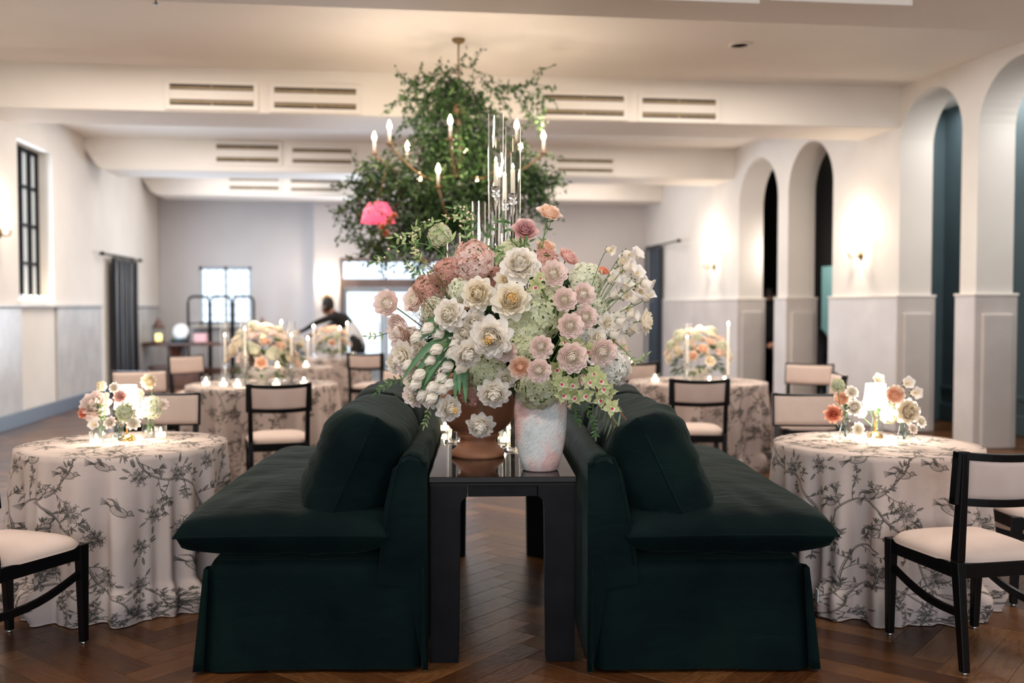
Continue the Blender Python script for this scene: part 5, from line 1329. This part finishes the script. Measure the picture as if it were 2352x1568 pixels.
budvase(232, 1012, 'bud vase under the big pale peony, window-side table', gw, [('peony', 'blush', 218, 930, 42, 'big pale peony leaning out over the window-side table'), ('tulip', 'cream', 233, 886, 20, 'cupped cream bloom above the big pale peony'), ('rose', 'coral', 190, 948, 14, 'coral edged rose under the big pale peony'), ('bellflower', 'white', 218, 975, 14, 'small white bell flower at the neck of the bud vase under the peony')], 'window side', seed=2)
budvase(272, 1024, 'front bud vase with the green leafy head, window-side table', gw, [('hydrangea', 'lime', 288, 946, 22, 'green leafy head at the front of the window-side table'), ('loose', 'pink', 276, 910, 18, 'pink lily-like bloom above the green head'), ('loose', 'blush', 252, 970, 17, 'pale bloom drooping at the front vase neck'), ('loose', 'white', 306, 972, 18, 'white bloom drooping beside the green head'), ('loose', 'white', 262, 890, 14, 'small white open bloom in front of the lamp')], 'window side', seed=3)
budvase(341, 1006, 'bud vase with hydrangea beside the votive, window-side table', gw, [('hydrangea', 'limew', 350, 935, 26, 'greenish white hydrangea beside the lamp'), ('ranunculus', 'cream', 342, 876, 20, 'tall cream ranunculus above the hydrangea, in front of the chair back'), ('ranunculus', 'white', 316, 910, 20, 'white ranunculus lit by the lamp, window-side table'), ('loose', 'blush', 374, 928, 15, 'blush bloom at the outer edge of the hydrangea vase'), ('loose', 'white', 323, 948, 14, 'small white bloom under the lit ranunculus')], 'window side', seed=4)
votive(221, 1026, .76, 'ribbed votive beside the big pale peony vase', 'votives on the near tables', 1.0)
votive(369, 1008, .76, 'ribbed votive at the hydrangea vase, in front of the chair back', 'votives on the near tables', .95)
budvase(1942, 1016, 'bud vase with coral peony on the arch-side table', gw, [('loose', 'coral', 1914, 950, 24, 'coral peony at the outer edge of the arch-side table'), ('ranunculus', 'peach', 1933, 915, 20, 'peach ranunculus above the coral peony'), ('hydrangea', 'lime', 1925, 885, 16, 'feathery green head above the peach ranunculus'), ('loose', 'white', 1957, 900, 18, 'white bloom between peach ranunculus and lamp'), ('loose', 'white', 1972, 985, 18, 'white bloom hanging beside the votive, arch-side table'), ('peony', 'white', 1962, 935, 22, 'white peony glowing next to the lamp')], 'arch side', seed=5)
budvase(2014, 1000, 'bud vase behind the votive on the arch-side table', gw, [('bellflower', 'white', 2016, 872, 14, 'white bell flower above the lamp shade'), ('hydrangea', 'lime', 2044, 950, 24, 'green hydrangea under the peach rose, arch-side table'), ('ranunculus', 'blush', 1978, 948, 14, 'tiny blush ranunculus in front of the lamp'), ('loose', 'white', 1998, 925, 18, 'white bloom hugging the lamp shade')], 'arch side', seed=6)
budvase(2076, 1022, 'bud vase with the cream peony on the arch-side table', gw, [('peony', 'cream', 2086, 945, 34, 'large cream peony nearest the arches on the table'), ('gardenrose', 'peach', 2056, 906, 24, 'peach garden rose beside the lamp shade'), ('bellflower', 'white', 2084, 880, 15, 'white sweet pea high over the cream peony'), ('bellflower', 'white', 2102, 902, 15, 'white sweet pea at the outer side of the cream peony'), ('loose', 'white', 2116, 968, 16, 'white frilled bloom at the outermost edge, arch-side table'), ('loose', 'blush', 2098, 985, 13, 'small pale bloom under the cream peony')], 'arch side', seed=7)
votive(2006, 1024, .76, 'ribbed votive in front of the bright cordless lamp', 'votives on the near tables', .95)

# ------------------------------------------------------------------ centrepieces on the far tables
def centrepiece(tp, r_, h_, n, cols, where, seed, tapers, votives_, lift=.06, br=.055):
    g = random.Random(seed); z0 = .7605
    b = empty('flower_bowl', (tp.x, tp.y, z0), 0, 'low pale bowl holding the '+where, 'bowl', 'flower bowls on the far tables')
    m = MB(); m.lathe([(0, 0), (.06, 0), (.05, .02), (.05, .04), (.12, .09), (.13, .12), (.12, .12), (.04, .05), (0, .05)], 24); m.build('body', mat('white_ceramic', (.8, .78, .74), .3), b)
    m = MB()
    for k in range(160):
        v = Vector((g.gauss(0,1), g.gauss(0,1), abs(g.gauss(0,1)))).normalized(); m.leaf(Vector((v.x*r_*.7, v.y*r_*.7, .09+v.z*h_*.6)), v+Vector((0, 0, -.4)), Vector((0, 0, 1)), .08, .035)
    l = m.build('foliage', LEAFG, b); l['kind'] = 'stuff'
    pts = []
    for k in range(n):
        t = (k+.5)/n; z = t**.9; a = k*2.39996; q = math.sqrt(max(0, 1-z*z)); pts.append(Vector((q*math.cos(a)*r_, q*math.sin(a)*r_, .12+lift+z*h_)))
    rows = [[] for _ in range(4)]
    for p_ in pts: rows[min(3, int((p_.z-.12-lift)/h_*4))].append(p_)
    rn = ['lowest row', 'second row', 'third row', 'top row']
    for ri, row in enumerate(rows):
        row.sort(key=lambda v: v.dot(RT))
        for k, p_ in enumerate(row):
            kind, col, nm = g.choice(cols); d = Vector((p_.x, p_.y, (p_.z-.1)*1.2)); side = 'facing the camera' if p_.dot(FWD) < 0 else 'on the far side'
            bloom(kind, col, Vector((tp.x, tp.y, z0))+p_, br*g.uniform(.8, 1.2), d, f'{nm}, {ORD[k]} from window side, {rn[ri]}, {where}', 'blooms of the '+where, root=None, g=g, var=0)
    for k, (dx, dy, hh, glass_) in enumerate(tapers):
        loc = Vector((tp.x, tp.y, z0))+RT*dx+FWD*dy
        hurricane(loc, .035, hh+.12, hh-.26, f'glass sheltered taper, {ORD[k]} from the window side at the {where}', cl=.24, cr=.010, group='tapers on the far tables') if glass_ else open_taper(loc, hh, f'tall open taper, {ORD[k]} from the window side at the {where}')
    for k, (dx, dy) in enumerate(votives_):
        p_ = Vector((tp.x, tp.y, z0))+RT*dx+FWD*dy; votive(0, 0, .76, f'votive, {ORD[k]} from the window side at the {where}', 'votives on the far tables', 1.15, d=p_)
def open_taper(loc, hh, label):
    h = empty('taper_holder', loc, 0, label, 'candle holder', 'tapers on the far tables')
    m = MB(); m.lathe([(0, 0), (.04, 0), (.038, .008), (.012, .02), (.014, .05), (.018, .07), (0, .07)], 14); m.build('base', GLASS, h)
    m = MB(); m.lathe([(.010, .06), (.009, hh-.03), (0, hh-.03)], 12); c = m.build('taper', WAX, h)
    f = child(FL, 'flame', c); f.location = (0, 0, hh-.03); f.scale = (1.3, 1.3, 1.3)
PE = [('rose', 'peach', 'peach rose'), ('gardenrose', 'cream', 'cream garden rose'), ('rose', 'blush', 'blush rose'), ('peony', 'cream', 'cream peony'), ('hydrangea', 'limew', 'pale hydrangea'), ('gardenrose', 'peach', 'apricot rose')]
centrepiece(T3, .30, .34, 40, PE, 'large peach centrepiece', 31, [(-.30, -.12, .44, 1), (-.06, -.36, .50, 1), (.10, .30, .56, 0), (.28, -.10, .44, 1)], [(-.42, -.28), (-.24, -.38), (-.10, -.46), (.22, -.42), (.42, -.25)])
centrepiece(T4, .29, .30, 38, PE, 'pale dome centrepiece', 32, [(-.16, -.34, .42, 1), (.24, -.18, .55, 0)], [(-.42, -.2), (.02, -.44), (.16, -.42)])
centrepiece(T5, .14, .22, 14, [('loose', 'white', 'white bloom'), ('rose', 'cream', 'cream rose')], 'small white centrepiece', 33, [(.16, .1, .34, 0)], [(-.12, -.22), (.2, -.2)], br=.045)
centrepiece(T6, .24, .24, 22, PE, 'back centrepiece near the doors', 34, [(-.22, -.1, .44, 0), (.14, -.16, .42, 0), (.20, .1, .48, 0)], [(.32, -.2)])
centrepiece(T8, .22, .24, 16, PE, 'centrepiece before the blue curtain', 35, [(-.2, -.1, .42, 0)], [(.25, -.2)])
point('candle_glow', T3+Vector((0, 0, 1.35)), 5, WARM, .1); point('candle_glow', T4+Vector((0, 0, 1.3)), 5, WARM, .1)
point('candle_glow', T6+Vector((0, 0, 1.3)), 3, WARM, .1); point('candle_glow', T3+Vector((0, -.5, .95)), 2.5, WARM, .1); point('candle_glow', T4+Vector((0, -.5, .95)), 2.5, WARM, .1)
dsh = PZ(548, 893, .76)
for k, (px_, py_) in enumerate(((560, 893), (700, 893))):
    q = PZ(px_, py_, .76); o = empty('side_plate', (q.x, q.y, .7608), 0, ('folded menu card plate at the peach centrepiece table, window end' if k == 0 else 'pale plate on the peach centrepiece table behind the chair back'), 'plate')
    m = MB(); m.lathe([(0, 0), (.05, 0), (.08, .008), (.078, .011), (.05, .004), (0, .004)], 28); m.build('dish', MATS['white_ceramic'], o)

# ------------------------------------------------------------------ things along the back wall
DW_ = noisy('walnut_dark', (.050, .018, .010), (.11, .042, .020), 6, .4)
a_, b_2 = P(345, 790, 18.6), P(640, 790, 18.6); cx_ = (a_.x+b_2.x)/2; L2 = b_2.x-a_.x; yt = 18.95
tb = empty('sideboard_table', (cx_, yt, 0), 0, 'long dark trestle table under the back window', 'table'); ht_ = .80
m = MB(); m.box((0, 0, ht_-.03), (L2, .62, .06)); m.build('tabletop', DW_, tb, bevel=.01)
for s_ in (-1, 1):
    m = MB(); x = s_*(L2/2-.55); pr = [(.30, ht_-.06), (.22, ht_-.12), (.10, .50), (.09, .36), (.16, .20), (.26, .08), (.30, 0)]
    V = [(x+t, sg*w*.95, z) for t in (-.08, .08) for sg, lst in ((1, pr), (-1, pr[::-1])) for w, z in lst]; k = len(pr)*2
    m.add(V, [tuple(range(k)), tuple(range(2*k-1, k-1, -1))]+[(i, i+k, (i+1)%k+k, (i+1)%k) for i in range(k)], 0, False); m.build('trestle', DW_, tb, bevel=.008)
    m = MB(); m.taper((x, 0, .0), (x, 0, ht_-.06), (.10, .06), (.16, .10)); m.build('pedestal', DW_, tb, bevel=.01)
m = MB(); m.box((0, 0, .26), (L2-1.2, .06, .12)); m.build('stretcher', DW_, tb)
cr_ = empty('wooden_chest', (a_.x+.62, 18.6, 0), 0, 'low dark wooden chest in front of the trestle table end', 'chest')
m = MB(); m.box((0, 0, .17), (.9, .42, .34)); m.build('body', DW_, cr_, bevel=.012); m = MB(); m.box((0, 0, .36), (.94, .46, .04)); m.build('lid', DW_, cr_, bevel=.01)
COP = noisy('copper_brown', (.13, .07, .05), (.22, .12, .09), 5, .45)
def lantern(px, label, glow):
    q = P(px, 790, 18.8); l = empty('lantern', (q.x, yt-.05, ht_+.001), 0, label, 'lantern', 'copper topped lanterns on the trestle table')
    m = MB(); m.lathe([(0, 0), (.105, 0), (.105, .02), (0, .02)], 20); m.build('base', COP, l)
    m = MB(); m.lathe([(.098, .02), (.098, .27), (.095, .27), (.095, .02)], 24, closed=True); m.build('glass', THIN, l)
    m = MB(); m.lathe([(.12, .265), (.09, .31), (.045, .39), (.018, .43), (.018, .45), (0, .46)], 20); m.build('cap', COP, l)
    for k in range(4): m = MB(); a = k*math.pi/2+.4; m.tube([(.102*math.cos(a), .102*math.sin(a), .02), (.102*math.cos(a), .102*math.sin(a), .27)], .005, 4); m.build('rib', COP, l)
    m = MB(); m.lathe([(0, .02), (.055, .02), (.06, .10), (.055, .15), (0, .16)], 16); m.build('candle', mat('lantern_candle', (.9, .8, .35), .6, emit=(1, .82, .28), es=2.6 if glow else .3), l)
lantern(380, 'lantern with a yellow candle at the window-wall end of the trestle table', True)
lantern(608, 'copper topped lantern rising over the peach centrepiece', False)
q = P(422, 790, 18.6); o = empty('ceramic_plate_stand', (q.x, yt-.1, ht_+.001), 0, 'pale rounded plate on a teal stand next to the lantern', 'plate')
m = MB(); m.lathe([(0, 0), (.15, .002), (.17, .05), (.16, .06), (0, .03)], 24); m.build('stand', mat('teal_glaze', (.015, .06, .07), .3), o)
m = MB(); m.lathe([(0, -.012), (.10, -.012), (.145, .005), (.14, .012), (0, .0)], 28, M=Matrix.Translation((0.02, 0, .20)) @ Matrix.Rotation(R(76), 4, 'X')); m.build('plate', MATS['white_ceramic'], o)
q = P(469, 790, 18.6); o = empty('gift_box', (q.x, yt-.12, ht_+.001), 0, 'pink box with a black lid on the trestle table', 'box')
m = MB(); m.box((0, 0, .085), (.22, .16, .17)); m.build('box_body', mat('pink_card', (.70, .38, .36), .6), o, bevel=.004); m = MB(); m.box((0, 0, .19), (.24, .18, .04)); m.build('lid', mat('black_card', (.01, .01, .01), .5), o, bevel=.004)
q = P(520, 790, 19.6); sc_ = empty('metal_screen', (q.x, 19.55, 0), 0, 'black iron screen of three round-topped frames before the back window', 'screen'); pw = 46*19.2/F
for k in (-1, 0, 1):
    z1 = bz(507, 681, 19.55); r_ = .10; w = pw/2; x = k*(pw+.02*1.5)
    pts = [(x-w, 0, .0), (x-w, 0, z1-r_)] + [(x-w+r_-r_*math.cos(t), 0, z1-r_+r_*math.sin(t)) for t in (R(30), R(60), R(90))] + [(x+w-r_+r_*math.sin(t), 0, z1-r_+r_*math.cos(t)) for t in (0, R(30), R(60), R(90))] + [(x+w, 0, 0)]
    m = MB(); m.tube(pts, .023, 6); fr_ = m.build('panel_frame', STEEL, sc_)
    m = MB(); m.tube([(x-w, 0, bz(507, 742, 19.55)), (x+w, 0, bz(507, 742, 19.55))], .012, 6); m.build('crossbar', STEEL, fr_)
# thermostat and socket on the blue passage wall
q = P(2143, 698, 1.0); t_ = 6.985/q.x if False else 6.98/q.x; q = Vector((6.98, q.y*t_, H+(q.z-H)*t_))
th_ = empty('thermostat', (7.019, q.y, q.z), 0, 'white square thermostat on the slate blue wall', 'thermostat')
m = MB(); m.box((-.012, 0, 0), (.022, .10, .12)); m.build('body', mat('white_plastic', (.75, .78, .78), .4), th_, bevel=.008); m = MB(); m.box((-.0245, 0, 0), (.003, .035, .035)); m.build('display', mat('dark_display', (.01, .05, .04), .2), th_)
q = P(2141, 918, 1.0); t_ = 6.98/q.x
so2 = empty('socket_cover', (7.019, q.y*t_, .62), 0, 'small pale round fitting low on the slate blue wall', 'fitting'); m = MB(); m.lathe([(0, 0), (.035, 0), (.03, .02), (0, .03)], 16, M=Matrix.Rotation(R(-90), 4, 'Y')); m.build('cap', MATS['white_plastic'], so2)

# ------------------------------------------------------------------ people
SKIN = mat('skin', (.34, .17, .11), .55, sss=.05); BLKF = mat('black_clothes', (.006, .006, .007), .8); WHT = mat('white_apron', (.62, .63, .66), .8); HAIR = mat('dark_hair', (.010, .007, .006), .6); SHOE = mat('black_shoe', (.01, .01, .01), .4)
def figure(name, loc, rz, J, mats_of, label, hair_dir, hairlen=.0, sc_=1.0):
    """J: joint -> (x, y, z); y is the way the person faces"""
    V = []; E = []; RD = []; idx = {}
    rad = dict(pelvis=.135, waist=.115, chest=.14, neckb=.07, neck=.05, head=.085, crown=.075, shL=.062, shR=.062, elL=.042, elR=.042, wrL=.028, wrR=.028, hnL=.03, hnR=.03, hipL=.095, hipR=.095, knL=.06, knR=.06, anL=.038, anR=.038, toL=.033, toR=.033, chin=.055, nose=.016)
    bones = [('pelvis','waist'),('waist','chest'),('chest','neckb'),('neckb','neck'),('neck','head'),('head','crown'),('head','chin'),('chin','nose'),('chest','shL'),('chest','shR'),('shL','elL'),('shR','elR'),('elL','wrL'),('elR','wrR'),('wrL','hnL'),('wrR','hnR'),('pelvis','hipL'),('pelvis','hipR'),('hipL','knL'),('hipR','knR'),('knL','anL'),('knR','anR'),('anL','toL'),('anR','toR')]
    for k in rad:
        if k in J: idx[k] = len(V); V.append(J[k]); RD.append(rad[k])
    for a, b in bones:
        if a in idx and b in idx: E.append((idx[a], idx[b]))
    for s_ in 'LR':   # five fingers from each hand
        h = Vector(J['hn'+s_]); w = Vector(J['wr'+s_]); d = (h-w).normalized(); q = d.cross(Vector((0, 1, 0))); q = (q if q.length > .1 else d.cross(Vector((1, 0, 0)))).normalized()
        for k, (off, ln) in enumerate(((-.030, .045), (-.016, .07), (0, .08), (.015, .074), (.029, .058))):
            a = h+q*off*.8+d*.01; b = a+(d+q*(off*(14 if k == 0 else 3))).normalized()*ln*.55; c = b+(d*.8+Vector((0, .35, 0))).normalized()*ln*.5
            i0 = len(V); V += [tuple(a), tuple(b), tuple(c)]; RD += [.010, .0085, .007]; E += [(idx['hn'+s_], i0), (i0, i0+1), (i0+1, i0+2)]
    me = bpy.data.meshes.new(name+'_rig'); me.from_pydata(V, E, []); o = bpy.data.objects.new(name+'_rig', me); COL.objects.link(o)
    md = o.modifiers.new('skin', 'SKIN'); md.use_smooth_shade = True
    if not me.skin_vertices: 
        bpy.context.view_layer.objects.active = o
    for i, sv in enumerate(me.skin_vertices[0].data): sv.radius = (RD[i], RD[i]*(.78 if i in (idx['pelvis'], idx['waist'], idx['chest']) else 1)); sv.use_root = (i == idx['pelvis'])
    ss = o.modifiers.new('sub', 'SUBSURF'); ss.levels = 2; ss.render_levels = 2
    dg = bpy.context.evaluated_depsgraph_get(); ev = o.evaluated_get(dg); bm = bpy.data.meshes.new_from_object(ev); bpy.data.objects.remove(o)
    root = empty(name, loc, rz, label, 'person'); root.scale = (sc_,)*3
    bm.name = 'body'; bm.materials.clear(); ms_ = mats_of['list']; [bm.materials.append(x) for x in ms_]
    Jn = {k: Vector(v) for k, v in J.items()}
    for f in bm.polygons:
        c = f.center; best = min(Jn, key=lambda k: (Jn[k]-c).length); f.material_index = mats_of.get(best, 0); f.use_smooth = True
    child(bm, 'body', root)
    hd = Vector(J['head']); m = MB(); g = random.Random(3); hv = Vector(hair_dir)
    m.lathe([(0, .115), (.05, .108), (.085, .07), (.098, .02), (.094, -.04-hairlen*.4), (.085, -.07-hairlen), (.02, -.08-hairlen), (0, -.06)], 18, M=Matrix.Translation(hd+hv*.022+Vector((0, 0, .025))) @ Matrix.Diagonal((.88, .95, 1, 1))); m.build('hair', HAIR, root)
    fd = (Vector(J['chin'])-hd); fd.z = 0; fd = fd.normalized() if fd.length > .01 else Vector((0, 1, 0)); sd = Vector((fd.y, -fd.x, 0))
    for s_ in (-1, 1): m = MB(); m.lathe([(0, -.008), (.009, 0), (0, .008)], 8, tuple(hd+fd*.088+sd*.03*s_+Vector((0, 0, .01)))); m.build('eye', HAIR, root)
    for s_ in (-1, 1): m = MB(); m.lathe([(0, -.03), (.014, -.01), (.016, .012), (0, .03)], 8, tuple(hd+sd*.092*s_)); m.build('ear', SKIN, root)
    return root
def stand(lean=0, armL=None, armR=None, arms_down=True, spread=.10, turn=0):
    J = dict(pelvis=(0, 0, .95), waist=(0, .02*lean, 1.10), chest=(0, .16*lean, 1.30), neckb=(0, .24*lean, 1.44), neck=(0, .27*lean, 1.49), head=(0, .29*lean+.01, 1.60), crown=(0, .30*lean, 1.66), chin=(0, .30*lean+.055, 1.545), nose=(0, .30*lean+.098, 1.585),
        shL=(-.19, .17*lean, 1.40), shR=(.19, .17*lean, 1.40), elL=(-.25, .14*lean, 1.12), elR=(.25, .14*lean, 1.12), wrL=(-.24, .12*lean+.08, .88), wrR=(.24, .12*lean+.08, .88), hnL=(-.24, .12*lean+.11, .81), hnR=(.24, .12*lean+.11, .81),
        hipL=(-.10, 0, .90), hipR=(.10, 0, .90), knL=(-spread, .02, .50), knR=(spread, .02, .50), anL=(-spread, -.01, .09), anR=(spread, -.01, .09), toL=(-spread-.02, .13, .035), toR=(spread+.02, .13, .035))
    if armL: J.update(elL=armL[0], wrL=armL[1], hnL=armL[2])
    if armR: J.update(elR=armR[0], wrR=armR[1], hnR=armR[2])
    return J
SK = {k: 1 for k in ('head', 'crown', 'neck', 'chin', 'nose', 'wrL', 'wrR', 'hnL', 'hnR')}
q = P(1765, 760, 17.1); figure('person', (q.x, q.y, 0), R(160), stand(), dict(list=[BLKF, SKIN, SHOE], toL=2, toR=2, **SK), 'person in black standing in the farthest arch', (0, -1, .2), .12, 1.02)
Jb = stand()
Jb.update(waist=(0, .08, 1.06), chest=(0, .28, 1.16), neckb=(0, .42, 1.20), neck=(0, .46, 1.21), head=(0, .56, 1.22), crown=(0, .60, 1.26), chin=(0, .60, 1.15), nose=(0, .655, 1.18), shL=(-.19, .36, 1.16), shR=(.19, .36, 1.16), elL=(-.24, .50, .95), elR=(.24, .50, .95), wrL=(-.16, .70, .88), wrR=(.16, .70, .88), hnL=(-.12, .77, .86), hnR=(.12, .77, .86))
q = P(1893, 760, 15.3); figure('person', (q.x, q.y, 0), R(70), Jb, dict(list=[BLKF, SKIN, SHOE], toL=2, toR=2, **SK), 'stooping person in black inside the second farthest arch', (0, -.6, .7), .0, 1.0)
Jc = stand()
Jc.update(waist=(0, .05, 1.08), chest=(0, .24, 1.24), neckb=(0, .36, 1.34), neck=(0, .40, 1.37), head=(0, .48, 1.44), crown=(0, .50, 1.50), chin=(0, .53, 1.38), nose=(0, .575, 1.41), shL=(-.19, .30, 1.31), shR=(.19, .30, 1.31), elL=(-.23, .55, 1.22), elR=(.23, .52, 1.18), wrL=(-.18, .78, 1.10), wrR=(.18, .74, 1.05), hnL=(-.16, .85, 1.08), hnR=(.16, .81, 1.02))
q = P(822, 760, 14.6); figure('person', (q.x, q.y, 0), R(70), Jc, dict(list=[WHT, SKIN, SHOE, BLKF], toL=2, toR=2, shL=3, shR=3, elL=3, elR=3, wrL=3, wrR=3, chest=3, neckb=3, neck=1, head=1, crown=1, chin=1, nose=1, hnL=1, hnR=1, hipL=3, hipR=3, knL=3, knR=3, anL=3, anR=3), 'person with black sleeves and white apron bending to the candles by the doors', (0, -.6, .6), .02, 1.0)
